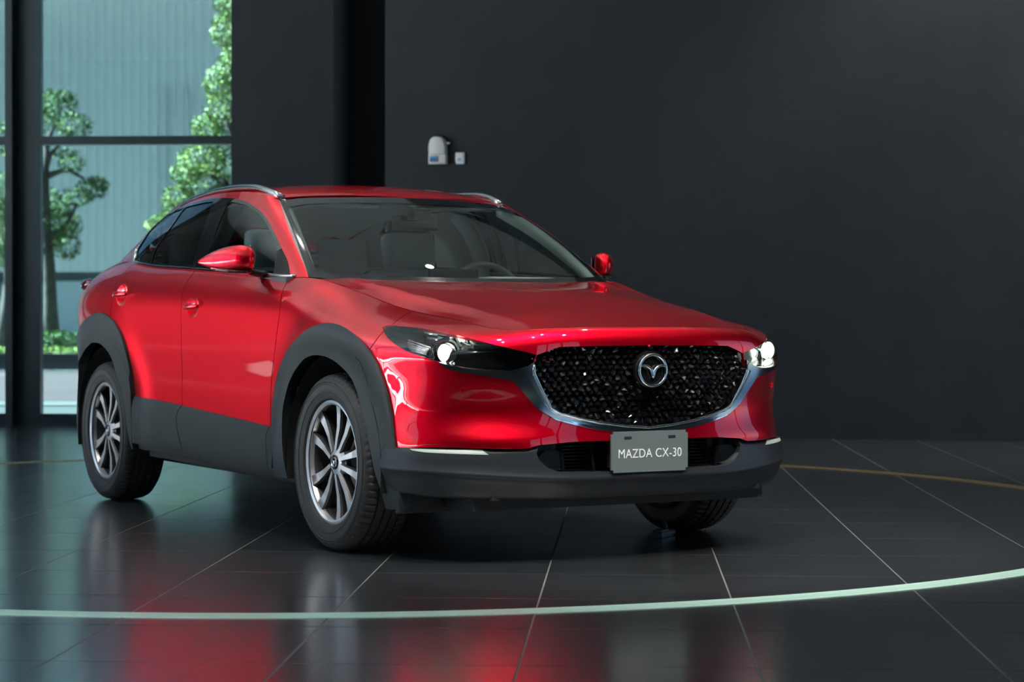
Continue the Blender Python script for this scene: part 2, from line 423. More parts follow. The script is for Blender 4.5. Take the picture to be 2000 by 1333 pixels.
# outlines of the panels, lamps and openings in the (s, v) coordinates of the patches above
FT = {
 'arch_f_out': [[2.1153,0.2471],[2.1272,0.3248],[2.1037,0.3926],[2.0634,0.4464],[2.0055,0.4947],[1.9306,0.549],[1.8478,0.6026],[1.7616,0.6512],[1.6822,0.6874],[1.5998,0.7119],[1.5247,0.7283],[1.4555,0.7346],[1.3796,0.7319],[1.302,0.7177],[1.2358,0.6981],[1.1857,0.6752],[1.1481,0.6478],[1.116,0.6109],[1.0911,0.5671],[1.0662,0.5127],[1.048,0.4486],[1.028,0.3597],[1.0089,0.2622]],
 'arch_f_in': [[1.9839,0.0541],[1.9978,0.1225],[2.003,0.1974],[2.0005,0.2727],[1.9927,0.3253],[1.9712,0.3717],[1.9337,0.4249],[1.8832,0.4745],[1.835,0.512],[1.7815,0.5452],[1.7167,0.572],[1.6533,0.5893],[1.5926,0.5954],[1.5328,0.5968],[1.4649,0.5876],[1.4067,0.5696],[1.3666,0.5523],[1.3335,0.5307],[1.3037,0.4925],[1.2791,0.4488],[1.2483,0.3881],[1.2131,0.3198],[1.1799,0.2422],[1.1589,0.1617],[1.1345,0.0886]],
 'arch_r_out': [[4.7476,0.4711],[4.7896,0.5367],[4.6959,0.5605],[4.5895,0.5895],[4.4744,0.613],[4.3651,0.6344],[4.2642,0.6471],[4.2094,0.6495],[4.1536,0.6462],[4.0765,0.6333],[4.0053,0.6133],[3.9359,0.5815],[3.8787,0.5437],[3.8347,0.4891],[3.8169,0.4272],[3.8116,0.3685],[3.7974,0.3103]],
 'arch_r_in': [[4.665,0.1941],[4.7192,0.2573],[4.7141,0.3145],[4.6913,0.3767],[4.68,0.4195],[4.5615,0.4543],[4.4963,0.4809],[4.4317,0.5],[4.3655,0.5135],[4.3032,0.5209],[4.2451,0.52],[4.1896,0.5123],[4.1225,0.4927],[4.0679,0.4666],[4.0304,0.4307],[4.0008,0.3885],[3.9573,0.3504],[3.9181,0.3058],[3.8681,0.2285],[3.832,0.1305],[3.8194,0.0704]],
 'sill_top': [[3.8641,0.298],[3.7976,0.2985],[3.4848,0.29],[3.1905,0.2828],[2.8165,0.2705],[2.4654,0.2582],[2.1653,0.2453],[2.0563,0.2391]],
 'sill_clad_bot': [[3.8022,0.0985],[3.4968,0.0981],[3.1454,0.1026],[2.7447,0.0951],[2.1873,0.0887],[2.0192,0.0876]],
 'rocker_bot': [[3.8074,0.0724],[3.1251,0.0709],[2.5041,0.0606],[1.9864,0.0543]],
 'door_rear_of_front': [[3.1733,0.9123],[3.1488,0.8717],[3.149,0.8173],[3.1501,0.7634],[3.146,0.7108],[3.1487,0.6677],[3.1539,0.584],[3.1705,0.4777],[3.1903,0.3503],[3.1844,0.2832],[3.1955,0.2657],[3.2046,0.2227],[3.1914,0.1806],[3.1615,0.1288],[3.1417,0.0975]],
 'door_front_of_front': [[2.1219,0.8754],[2.1152,0.8433],[2.0813,0.7929],[2.0451,0.7392],[2.035,0.6912],[2.0664,0.6148],[2.1167,0.5141],[2.1591,0.433],[2.1767,0.3526],[2.1652,0.2453],[2.1721,0.1925],[2.1685,0.132],[2.1768,0.0864]],
 'door_rear_of_rear': [[4.029,0.9023],[4.038,0.8409],[4.0447,0.7856],[4.0517,0.7423],[4.0647,0.704],[4.0694,0.6626],[4.0558,0.6242]],
 'fender_bumper': [[1.2745,0.9013],[1.2152,0.8506],[1.1732,0.8034],[1.1733,0.7854],[1.1546,0.7563],[1.1546,0.7118],[1.1833,0.664],[1.2019,0.6438],[1.2554,0.6119]],
 'fender_hood_cnr': [[1.2903,0.9015]],
 'lamp': [[1.1924,0.7786],[1.188,0.7906],[1.1454,0.7989],[1.0728,0.808],[0.9972,0.8131],[0.9078,0.8134],[0.8246,0.8077],[0.7414,0.7951],[0.6615,0.7685],[0.5901,0.734],[0.5302,0.7003],[0.4668,0.6712],[0.4688,0.6564],[0.4747,0.6412],[0.4985,0.6283],[0.5346,0.6204],[0.5726,0.6167],[0.6479,0.6238],[0.6948,0.6305],[0.742,0.64],[0.7803,0.6504],[0.8197,0.6618],[0.8941,0.6831],[0.9783,0.704],[1.0327,0.7202],[1.0931,0.7391],[1.1445,0.7583]],
 'wing': [[0.4747,0.6412],[0.4776,0.6211],[0.4755,0.6027],[0.5031,0.5974],[0.4744,0.5388],[0.4364,0.4715],[0.4002,0.4252],[0.3646,0.4068],[0.3135,0.3961],[0.33,0.3947],[0.2128,0.3702],[0.1033,0.3557],[0.0012,0.3468],[0.0029,0.33],[0.1046,0.3413],[0.2136,0.3571],[0.3303,0.3845],[0.3141,0.3744],[0.3649,0.3877],[0.4004,0.4033],[0.4302,0.4243],[0.46,0.4484],[0.4935,0.4955],[0.5223,0.535],[0.5428,0.5629],[0.56,0.5772],[0.5864,0.5854],[0.6479,0.6021],[0.7139,0.6168],[0.7809,0.6321],[0.8099,0.6508],[0.8197,0.6618],[0.7803,0.6504],[0.742,0.64],[0.6948,0.6305],[0.6479,0.6238],[0.5726,0.6167],[0.5346,0.6204],[0.4985,0.6283]],
 'grille': [[0.0056,0.6996],[0.1614,0.697],[0.2805,0.6966],[0.3773,0.6996],[0.4159,0.6849],[0.4636,0.6681],[0.4685,0.6478],[0.4755,0.6315],[0.4776,0.6063],[0.4725,0.5912],[0.4458,0.5275],[0.4035,0.4425],[0.3698,0.4183],[0.301,0.3952],[0.2127,0.3726],[0.1033,0.3557],[0.0012,0.3468]],
 'red_low': [[1.0263,0.2544],[1.0065,0.262],[0.953,0.2745],[0.9073,0.2855],[0.7434,0.2905],[0.5019,0.279],[0.4826,0.2822],[0.4553,0.2903],[0.3898,0.2942],[0.3187,0.2978],[0.2095,0.2974],[0.0104,0.2959]],
 'sensor': [[0.7328,0.5395]],
 'drl': [[0.9149,0.2647],[0.897,0.2802],[0.861,0.2852],[0.7169,0.2783],[0.6619,0.2733],[0.6659,0.2577],[0.7162,0.2609],[0.8454,0.2642]],
 'handles': [[2.9961,0.6983],[3.9284,0.7266]],
 'dlo': [[2.3414,0.0509],[2.3859,0.105],[2.3772,0.1694],[2.3668,0.236],[2.3755,0.3245],[2.3683,0.4044],[2.3073,0.4474],[2.2478,0.4897],[2.1082,0.4792],[1.9761,0.4764],[1.8542,0.4756],[1.7327,0.473],[1.6269,0.4725],[1.5198,0.4706],[1.3779,0.4672],[1.2078,0.4602],[1.1123,0.4506],[1.029,0.4381],[0.9599,0.4206],[0.9048,0.4001],[0.8629,0.3801],[0.834,0.3552],[0.8102,0.3232],[0.7954,0.2873],[0.7811,0.2452],[0.7732,0.2037],[0.7678,0.1631],[0.7639,0.1314],[0.7589,0.1005],[0.7606,0.0702],[0.7698,0.033],[0.7825,0.0]],
 'b_line': [[1.3779,0.4672],[1.4054,0.3422],[1.4572,0.2052],[1.4962,0.1021],[1.5338,0.0031]],
 'rear_glass_front': [[1.4846,0.4408],[1.4744,0.3242],[1.4956,0.2049],[1.531,0.0927],[1.5681,0.0014]],
 'front_glass_rear': [[1.2529,0.4333],[1.3032,0.3232],[1.3541,0.2073],[1.4003,0.1057],[1.4425,0.0043]],
 'quarter_bar': [[1.9337,0.4471],[1.9443,0.3165],[2.0037,0.2006],[2.0436,0.1277],[2.0607,0.0017]],
 'sail': [[0.8067,0.1382],[0.8519,0.0754],[0.9035,0.001]],
 'ws_clear': [[0.6498,0.4556],[0.6545,0.3347],[0.658,0.1518],[0.647,0.036]],
 'lamp_c': [[0.824,0.731]],
 'lamp_strip': [[0.9562,0.6949],[0.8825,0.6726],[0.8099,0.6508],[0.7421,0.6362],[0.6479,0.6217],[0.5774,0.6151]],
}
# ---------------------------------------------------------------- materials of the place
M = {}
M['tile'] = noise_mat('slate_tile', (.036, .041, .046), (.050, .056, .062), 2.2, .26, stretch=(.6, 5, 1), IOR=2.2, **{'Coat Weight': 1., 'Coat Roughness': .17, 'Coat IOR': 1.7})
M['grout'] = mat('pale_grout', (.15, .15, .15), .8)
M['wall'] = noise_mat('dark_grey_paint', (.0132, .0166, .0210), (.0158, .0196, .0246), 3, .6, **{'Specular IOR Level': .22})
M['wall_black'] = mat('black_paint', (.010, .011, .013), .7)
M['ceiling'] = mat('light_grey_ceiling', (.26, .29, .29), .8)
M['frame'] = mat('dark_teal_aluminium', (.010, .022, .026), .35, .3)
M['pane'] = thin_glass('tinted_window_glass', (.445, .545, .55))
M['mint'] = mat('mint_reflection', (.62, .90, .76), .3, .0)  # bright near reflection of the floor ring, put into the colour
M['gold'] = mat('gold_reflection', (.42, .30, .14), .35, .8)  # golden far reflection of the same ring, put into the colour
M['white_plastic'] = mat('grey_white_plastic', (.55, .56, .54), .35)
M['white_plastic2'] = mat('cool_white_plastic', (.62, .65, .70), .4)
# ---------------------------------------------------------------- floor of separate tiles
floor = box_obj('floor', (0, 0, 0), (1, 1, 1), M['grout']); tag(floor, kind='structure')
TW, TD = .6165, .645; A0, D0 = -.274, 9.19
fl = mesh_obj('floor_slab_tmp', [(0, 0, 0)], [], M['grout'])
bpy.data.objects.remove(fl)
me = floor.data; me.clear_geometry()
def quad_prism(c4, z0, z1):
    v = [(*p[:2], z1) for p in c4]+[(*p[:2], z0) for p in c4]
    f = [(0, 1, 2, 3), (7, 6, 5, 4)]+[(i, i+4, (i+1) % 4+4, (i+1) % 4) for i in range(4)]
    return v, [tuple(reversed(x)) for x in f]
_c = [room(-13, -7), room(9, -7), room(9, 19), room(-13, 19)]
v, f = quad_prism(_c, -.12, -.0012); me.from_pydata(v, [], f); me.update()
tb = bmesh.new(); add_box(tb, Vector((0, 0, -.006)), (TW-.005, TD-.005, .012), bevel=.0012)
tile0 = bm_obj('tile', tb, M['tile']); tile_me = tile0.data; bpy.data.objects.remove(tile0)
HW, HH = 1000/4023.07, 667/4023.07
def in_view(a, d):
    p = room(a, d)-CAM; w = p @ np.array(_f); x = p @ np.array(_r)/max(w, .01); return w > 3 and abs(x) < HW+.06
far_rects = []
for i in range(-16, 17):
    for j in range(-24, 16):
        a = A0+TW*(i+.5); d = D0+TD*(j+.5)
        if a < -12.4 or a > 8.4 or d < -6.5 or d > 18: continue
        if any(in_view(a+da, d+dd) for da in (-.32, .32) for dd in (-.33, .33)) and 4.4 < d < 17.6:
            o = bpy.data.objects.new('tile', tile_me); COL.objects.link(o); o.location = room(a, d); o.rotation_euler = (0, 0, -RYAW); o.parent = floor
        else: far_rects.append((a, d))
V = []; F = []
for a, d in far_rects:
    k = len(V); V += [room(a+sa*(TW-.005)/2, d+sd*(TD-.005)/2, 0) for sa, sd in ((-1, -1), (1, -1), (1, 1), (-1, 1))]; F.append((k, k+1, k+2, k+3))
o = mesh_obj('tiles_out_of_sight', V, F, M['tile'], floor, False); o['kind'] = 'stuff'
# inlaid ring, its differing reflections put into the colours of two arcs
RCX, RCY, RR = .0, 1.79, 3.745
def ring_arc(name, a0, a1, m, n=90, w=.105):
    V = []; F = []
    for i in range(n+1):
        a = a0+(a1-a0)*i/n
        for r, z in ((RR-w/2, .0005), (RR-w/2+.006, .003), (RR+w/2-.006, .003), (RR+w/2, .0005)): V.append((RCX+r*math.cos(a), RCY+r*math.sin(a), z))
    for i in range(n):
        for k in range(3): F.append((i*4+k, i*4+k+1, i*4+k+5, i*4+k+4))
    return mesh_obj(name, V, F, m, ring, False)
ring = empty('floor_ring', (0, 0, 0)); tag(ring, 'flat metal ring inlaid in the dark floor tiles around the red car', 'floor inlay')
ring_arc('ring_strip', math.radians(150), math.radians(345), M['mint'], 160)['label'] = 'pale mint strip in front of the car, reflection painted into its colour'
ring_arc('ring_strip', math.radians(-15), math.radians(150), M['gold'], 140)['label'] = 'brass coloured strip behind the car, reflection painted into its colour'
# ---------------------------------------------------------------- walls
def slab(name, a0, d0, a1, d1, th, z0, z1, m, parent=None, kind='structure'):
    p0 = room(a0, d0)[:2]; p1 = room(a1, d1)[:2]; t = (p1-p0)/np.linalg.norm(p1-p0); n = np.array([-t[1], t[0]])*th
    v, f = quad_prism([p0, p1, p1+n, p0+n], z0, z1); bm = bmesh.new(); vs = [bm.verts.new(x) for x in v]
    for q in f: bm.faces.new([vs[i] for i in q])
    o = bm_obj(name, bm, m, parent)
    if kind and parent is None: o['kind'] = kind
    return o
def wall_px(px, slope=True):
    """lateral, depth of the back wall under image column px"""
    k = (px-1000)/4023.07; ang = YAW+math.atan(k)-RYAW
    # wall line through (1.17, 15.82) falling .155 per metre
    tn = math.tan(ang); d = (15.82+.155*1.17)/(1+.155*tn); return d*tn, d
CH = 6.2
wl = wall_px(752); slab('wall_back', wl[0], wl[1], 8.8, 15.82-.155*(8.8-1.17), .35, 0, CH, M['wall'])
bl0 = wall_px(752); bl1 = (8.8, 15.82-.155*(8.8-1.17))
WD = 17.3                                                       # window plane
def at_depth(px, d): return d*math.tan(YAW+math.atan((px-1000)/4023.07)-RYAW)
ca0 = at_depth(452, 16.9); ca1 = at_depth(651, 16.9)
slab('wall_column', ca0, 16.9, ca1, 16.9, 1.0, 0, CH, M['wall'])
slab('wall_recess', ca1, 17.85, wl[0]+.6, 17.85, .2, 0, CH, M['wall_black'])
slab('wall_right', 8.8, 16, 8.8, 12.0, .3, 0, CH, M['wall']); slab('wall_right_middle', 8.8, 7.0, 8.8, .6, .3, 0, CH, M['wall']); slab('wall_right_lintel', 8.8, 12.0, 8.8, 7.0, .3, 3.2, CH, M['wall']); slab('wall_right_upper', 8.8, .6, 8.8, -6.8, .3, 4.6, CH, M['wall'])
v, f = quad_prism(_c, CH, CH+.2); bm = bmesh.new(); vs = [bm.verts.new(x) for x in v]; [bm.faces.new([vs[i] for i in q]) for q in f]
o = bm_obj('ceiling', bm, M['ceiling']); o['kind'] = 'structure'
# glazed front on the left of the column
def frame_bar(name, a0, d0, a1, d1, w, z0, z1, parent):
    """upright or rail as a box from (a0,d0) to (a1,d1)"""
    return slab(name, a0, d0, a1, d1, w, z0, z1, M['frame'], parent)
def px_z(py, d): return CAM[2]+(629-py)/4023.07*d
win = empty('window_1', room(ca0-3, WD)); tag(win, kind='structure'); win_parts = []
WL = -9.0; mul = at_depth(50, WD); z_tr = px_z(271, WD)
def wpart(o):
    o.parent = win; o.matrix_parent_inverse = Matrix.Translation(-win.location); return o
pitch_a = (ca0-mul)
muls = [mul-i*3.1 for i in range(0, 2)]
for a in muls:
    wpart(frame_bar('mullion', a-.075, WD, a+.125, WD, .10, 0, CH, None))
    wpart(frame_bar('mullion_fin', a-.135, WD-.14, a-.075, WD-.14, .24, 0, CH, None))
edges_a = [ca0]+muls+[WL]
for i in range(len(edges_a)-1):
    hi, lo = edges_a[i]-(.135 if i else 0), edges_a[i+1]+.125
    wpart(frame_bar('bottom_rail', lo, WD, hi, WD, .10, 0, .10, None))
    wpart(frame_bar('transom', lo, WD, hi, WD, .10, z_tr-.035, z_tr+.035, None))
    for z0, z1 in ((.10, z_tr-.035), (z_tr+.035, CH)):
        wpart(slab('pane', lo, WD+.05, hi, WD+.05, .008, z0, z1, M['pane'], None))
for o in win.children:
    if 'kind' in o: del o['kind']
# glazed wall along the left side of the hall (seen only in reflections)
win2 = empty('window_2', room(-12.6, 5)); tag(win2, kind='structure')
def w2(o):
    o.parent = win2; o.matrix_parent_inverse = Matrix.Translation(-win2.location)
    if 'kind' in o: del o['kind']
    return o
slab('wall_left', -12.6, -6.8, -12.6, -.2, .3, 0, CH, M['wall']); slab('added_dark_wall_left', -12.6, 13.3, -12.6, 17.6, .3, 0, CH, M['wall_black']); slab('added_dark_wall_back', -12.6, 17.3, -9.0, 17.3, .2, 0, CH, M['wall_black'])  # far and back-left black walls added unseen, so the flank reflects dark
for d in np.arange(-.2, 13.0, 3.26):
    w2(frame_bar('mullion', -12.6, d, -12.6, d+.16, .2, 0, CH, None))
for d in np.arange(-.2, 12.5, 3.3):
    w2(frame_bar('transom', -12.6, d+.16, -12.6, d+3.3, .12, z_tr-.04, z_tr+.04, None)); w2(frame_bar('bottom_rail', -12.6, d+.16, -12.6, d+3.3, .12, 0, .1, None))
slab('wall_behind', 8.8, -6.8, -12.6, -6.8, .3, 0, CH, M['wall'])
win3 = empty('window_3', room(8.8, -3)); tag(win3, kind='structure')
for d in (-6.8, -4.2, -1.7, .5, 7.0, 9.4, 11.9):
    o = frame_bar('mullion', 8.8, d+.1, 8.8, d, .2, 0, 4.6, None); o.parent = win3; o.matrix_parent_inverse = Matrix.Translation(-win3.location); del o['kind']
# things on the back wall
def wall_at(px, py):
    a, d = wall_px(px); p = room(a, d); w = (p-CAM) @ np.array(_f)
    ray = np.array(_f)*4023.07+np.array(_r2)*(px-1000)-np.array(_u2)*(py-666.5); ray = ray/(ray @ np.array(_f)); return CAM+ray*w
wt = room(1, 15.82-.155)-room(0, 15.82); wt = Vector(wt).normalized(); wn = Vector((-wt.y, wt.x, 0)); wn = -wn if wn.dot(Vector(RD)) > 0 else wn   # wall tangent, normal into the room
def wall_matrix(p): return Matrix(((wt.x, wn.x, 0, p[0]), (wt.y, wn.y, 0, p[1]), (0, 0, 1, p[2]), (0, 0, 0, 1)))
def outline_prism(pts, y0, y1, bev=0.):
    bm = bmesh.new(); a = [bm.verts.new((x, y0, z)) for x, z in pts]; b = [bm.verts.new((x, y1, z)) for x, z in pts]; n = len(pts)
    bm.faces.new(a[::-1]); top = bm.faces.new(b)
    for i in range(n): bm.faces.new((a[i], a[(i+1) % n], b[(i+1) % n], b[i]))
    if bev: bmesh.ops.bevel(bm, geom=list(top.edges), offset=bev, segments=3, affect='EDGES', profile=.6)
    return bm
mpp = 16.1/4023.07
dp = wall_at(858.5, 322); disp = empty('soap_dispenser', dp); disp.matrix_world = wall_matrix(dp)
tag(disp, 'grey white domed dispenser with blue label on the dark back wall', 'dispenser')
w2_, h2 = .068, .218
body = [(-w2_, .072), (w2_, .072), (w2_, .13), (w2_*.96, .165), (w2_*.8, .195), (w2_*.45, .214), (0, h2), (-w2_*.45, .214), (-w2_*.8, .195), (-w2_*.96, .165), (-w2_, .13)]
bm_obj('cover', outline_prism(body, 0, .10, .022), M['white_plastic'], disp, True, 50)
bm_obj('base', outline_prism([(-w2_-.003, 0), (w2_+.003, 0), (w2_+.003, .078), (w2_*.4, .070), (-w2_*.2, .066), (-w2_*.7, .07), (-w2_-.003, .078)], 0, .085, .012), M['white_plastic'], disp, True, 50)
box_obj('spout', (w2_+.012, .06, .165), (.035, .02, .012), M['white_plastic'], disp, bevel=.003)
lab = box_obj('label', (-.022, .0865, .040), (.072, .003, .048), mat('blue_print', (.02, .10, .30), .4), disp); 
box_obj('label_top', (-.022, .0885, .055), (.068, .001, .012), mat('teal_print', (.05, .32, .40), .4), lab)
box_obj('label_red', (-.01, .0885, .036), (.046, .001, .009), mat('red_print', (.35, .06, .12), .4), lab)
sp = wall_at(900.5, 321); sens = empty('wall_sensor', sp); sens.matrix_world = wall_matrix(sp)
tag(sens, 'small cool white plastic box sensor beside the dispenser on the back wall', 'sensor')
bm_obj('housing', outline_prism([(-.032, 0), (.034, 0), (.036, .02), (.036, .09), (-.036, .09), (-.036, .03)], 0, .045, .008), M['white_plastic2'], sens, True, 50)
bm_obj('lens', outline_prism([(-.018, .018), (.014, .018), (.014, .046), (-.018, .046)], .045, .048), mat('grey_lens', (.35, .37, .42), .3), sens)

# ceiling spots: a can on a stem with its own lamp
for i, (a, d) in enumerate(SPOTS):
    p = room(a, d, 5.6); t = empty('ceiling_spot', (p[0], p[1], CH)); t['kind'] = 'structure'
    lathe_obj('lamp_can', [(.16, .0001), (.16, .055), (.0, .06), (.0, .052), (.06, .045)], M['wall_black'], t, 24, 'z', loc=(0, 0, 5.6-CH)); tube_obj('lamp_stem', [(0, 0, 0), (0, 0, 5.75-CH)], .012, M['wall_black'], t, 8)
    aim = d < 6
    light('spot_lamp', 'SPOT', (p[0], p[1], 5.6), SPOT_W*(3 if aim else 4.5 if d > 12 else 1), (1, .97, .92), spot_size=.55 if aim else 1.5, spot_blend=.6, shadow_soft_size=.06, target=(.25, -.6, .5) if aim else tuple(room(a+.3, d+2.2, 1.2)) if d > 12 else (p[0], p[1], 0))
# ---------------------------------------------------------------- outside: pavement, hedge, trees, hall across the street
def gx(px, d): return at_depth(px, d)
def ground(name, d0, d1, z, m):
    v, f = quad_prism([room(-60, d0), room(30, d0), room(30, d1), room(-60, d1)], z-.1, z); bm = bmesh.new(); vs = [bm.verts.new(x) for x in v]; [bm.faces.new([vs[i] for i in q]) for q in f]
    o = bm_obj(name, bm, m); o['kind'] = 'structure'; return o
v, f = quad_prism([room(-60, -30), room(-12.95, -30), room(-12.95, 17.45), room(-60, 17.45)], -.12, -.02); bm = bmesh.new(); vs = [bm.verts.new(x) for x in v]; [bm.faces.new([vs[i] for i in q]) for q in f]
o = bm_obj('bounce_ground', bm, noise_mat('bounce_ground_pale', (.50, .50, .48), (.56, .56, .54), .6, .85)); o['kind'] = 'structure'  # unseen pale ground added to bounce sunlight onto the car flank
ground('pavement', 17.45, 21.5, -.01, noise_mat('grey_concrete', (.03, .034, .034), (.04, .045, .045), 1.2, .8))
ground('kerb', 21.5, 22.6, .0, noise_mat('light_concrete', (.05, .055, .053), (.07, .076, .073), 2, .8))
ground('road', 22.6, 37.0, -.03, noise_mat('pink_paving', (.030, .0175, .0195), (.040, .023, .026), .5, .85))
ground('yard', 37.0, 70.0, -.02, noise_mat('yard_asphalt', (.08, .09, .09), (.12, .13, .13), .5, .9))
o = slab('planter_wall', -60, 37.2, 30, 37.2, .3, 0, .30, mat('dark_stone', (.05, .06, .065), .7)); del o['kind']; tag(o, 'low dark stone planter edge along the street outside', 'planter')
leafm = []
for nm, c0, c1 in (('leaf_dark', (.03, .08, .03), (.07, .15, .05)), ('leaf_mid', (.07, .16, .04), (.15, .26, .06)), ('leaf_bright', (.18, .28, .05), (.32, .40, .10)), ('leaf_pale', (.22, .32, .20), (.36, .44, .32))):
    leafm.append(noise_mat(nm, c0, c1, 1.5, .75))
def leaves(blobs, size, density, name, parent, mats, mix):
    """blobs: (centre, radii) ; small bent leaf quads over the shell of each blob"""
    V = []; F = []; MI = []
    for c, r in blobs:
        c = np.array(c); r = np.array(r); n = int(density*r[0]*r[2]*4)
        d = rng.normal(size=(n, 3)); d /= np.linalg.norm(d, axis=1)[:, None]; rad = rng.uniform(.45, 1.05, n)**.6
        p = c+d*r*rad[:, None]
        a = rng.normal(size=(n, 3)); a /= np.linalg.norm(a, axis=1)[:, None]; b = np.cross(a, rng.normal(size=(n, 3))); b /= np.linalg.norm(b, axis=1)[:, None]
        s = size*rng.uniform(.6, 1.3, n)[:, None]
        for i in range(n):
            k = len(V); V += [p[i]-a[i]*s[i], p[i]-b[i]*s[i]*.5, p[i]+a[i]*s[i], p[i]+b[i]*s[i]*.5]; F.append((k, k+1, k+2, k+3)); MI.append(0)
        MI[-n:] = rng.choice(len(mats), n, p=mix).tolist() if n else []
    o = mesh_obj(name, V, F, None, parent, False, mats=mats, midx=MI); o['kind'] = 'stuff'; return o
def P3(px, py, d):
    a = at_depth(px, d); p = room(a, d); w = (p-CAM) @ np.array(_f)
    ray = np.array(_f)*4023.07+np.array(_r2)*(px-1000)-np.array(_u2)*(py-666.5); ray = ray/(ray @ np.array(_f)); return CAM+ray*w
bark = noise_mat('bark', (.055, .05, .045), (.11, .10, .09), 6, .9, bump=.4)
def tree(label, d, trunk, limbs, blobs, mix, dens=260, size=.085, r0=.16):
    base = P3(trunk[0][0], trunk[0][1], d); base[2] = .28
    t = empty('street_tree', base); tag(t, label, 'tree', 'street trees outside the window')
    def loc(q, dd=0): return P3(q[0], q[1], d+dd)-base
    tp = [np.zeros(3)]+[loc(q) for q in trunk[1:]]
    tube_obj('trunk', tp, list(np.linspace(r0, r0*.55, len(tp))), bark, t, 10)
    for L in limbs:
        lp = [loc(q) for q in L]; tube_obj('branch', lp, list(np.linspace(r0*.45, r0*.15, len(lp))), bark, t, 7)
    k = d/4023.07
    B = [(P3(x, y, d+dz)-base, (rx*k, rx*k*.9, ry*k)) for x, y, rx, ry, dz in blobs]
    leaves(B, size, dens, 'foliage', t, leafm, mix)
    return t
tree('street tree with layered crowns seen just right of the window mullion', 39.5, [(105, 690), (98, 600), (95, 520), (88, 430), (86, 350), (88, 290)],
     [[(88, 330), (100, 300), (118, 282)], [(90, 345), (130, 330), (165, 350)], [(88, 300), (98, 262), (110, 240)], [(95, 470), (130, 440), (150, 400)], [(86, 320), (40, 300), (15, 295)]],
     [(110, 205, 42, 32, 0), (80, 235, 35, 28, .3), (145, 245, 38, 26, -.2), (90, 200, 28, 20, .4), (125, 190, 26, 14, 0), (140, 320, 28, 20, 0), (125, 300, 30, 12, .2), (180, 368, 32, 26, .1), (150, 385, 34, 20, 0), (195, 360, 20, 16, 0), (95, 400, 42, 34, .5), (120, 440, 44, 34, .2), (85, 470, 40, 36, .4), (130, 480, 30, 28, 0), (105, 430, 50, 40, .8), (70, 430, 30, 40, 0), (20, 250, 26, 18, .3), (8, 290, 22, 14, .1)],
     [.42, .40, .08, .10], 1500, .036)
tree('pale leaved street tree left of the window mullion, cut by the picture edge', 40.5, [(8, 690), (14, 600), (20, 540), (16, 480), (8, 420)],
     [[(16, 500), (30, 460), (38, 430)], [(14, 470), (-10, 430), (-20, 400)]],
     [(5, 370, 42, 36, 0), (25, 420, 40, 40, 0), (-15, 430, 45, 40, 0), (10, 470, 40, 36, .2), (-5, 500, 36, 24, 0), (30, 350, 22, 20, .1)],
     [.15, .45, .20, .20], 1500, .036)
tree('tall bright yellow green tree at the right edge of the window', 30.0, [(470, 705), (468, 600), (470, 480), (480, 330), (490, 150), (495, 20)],
     [[(470, 500), (430, 470), (390, 450)], [(476, 400), (440, 360), (410, 340)], [(482, 300), (450, 250), (430, 220)]],
     [(440, 60, 30, 40, 0), (470, 20, 40, 50, 0), (450, 140, 30, 44, .2), (425, 165, 30, 36, 0), (430, 215, 36, 36, 0), (405, 250, 34, 28, .1), (450, 250, 40, 40, .3), (395, 310, 52, 34, 0), (440, 320, 44, 40, .2), (365, 340, 36, 26, 0), (400, 360, 50, 40, .1), (350, 385, 36, 26, 0), (430, 400, 50, 40, 0), (380, 410, 50, 36, .2), (340, 420, 30, 26, 0), (310, 440, 30, 22, .1), (370, 460, 50, 30, 0), (430, 10, 14, 18, 0), (470, 90, 40, 60, .4)],
     [.06, .30, .44, .20], 2200, .030, .18)
def hedge(label, d, px0, px1, z0, z1, mix, n):
    a0, a1 = at_depth(px0, d), at_depth(px1, d); c = room((a0+a1)/2, d); h = empty('hedge', (c[0], c[1], 0)); tag(h, label, 'hedge'); k = max(2, int((a1-a0)/.5))
    B = [(room(a0+(a1-a0)*(i+.5)/k, d, (z0+z1)/2)-np.array([c[0], c[1], 0]), (.42, .3, (z1-z0)/2)) for i in range(k)]
    leaves(B, .035, n*2, 'foliage', h, leafm, mix); V = []
    for i in range(max(2, k//2)):
        p = room(a0+(a1-a0)*(i+.5)/max(2, k//2), d); tube_obj('stem', [Vector((p[0]-c[0], p[1]-c[1], 0)), Vector((p[0]-c[0], p[1]-c[1], (z0+z1)/2))], .02, bark, h, 5)
hedge('clipped yellow green hedge strip along the planter edge outside', 38.0, -40, 470, .22, .42, [.02, .15, .75, .08], 900)
hedge('rounder dark green shrub behind the yellow hedge strip', 38.9, 70, 132, .25, .72, [.45, .45, .05, .05], 1500)
# unseen blocks added beyond the left glazing to hide the low sky from reflections
ob = empty('sky_blocker_row', room(-34, 8)); tag(ob, 'low grey blocks added unseen beyond the glazed left side of the hall to block the sky', 'building')
for nm, d0, d1, h, c in (('sky_blocker', -14, 6, 4.2, (.22, .24, .25)), ('sky_blocker', 6, 20, 5.2, (.16, .18, .19)), ('sky_blocker', 20, 34, 4.0, (.26, .27, .27))):
    o = slab(nm, -34, d0, -34, d1, 6, 0, h, mat('sky_blocker_grey', c, .7), None); del o['kind']; o.parent = ob; o.matrix_parent_inverse = Matrix.Translation(-ob.location)
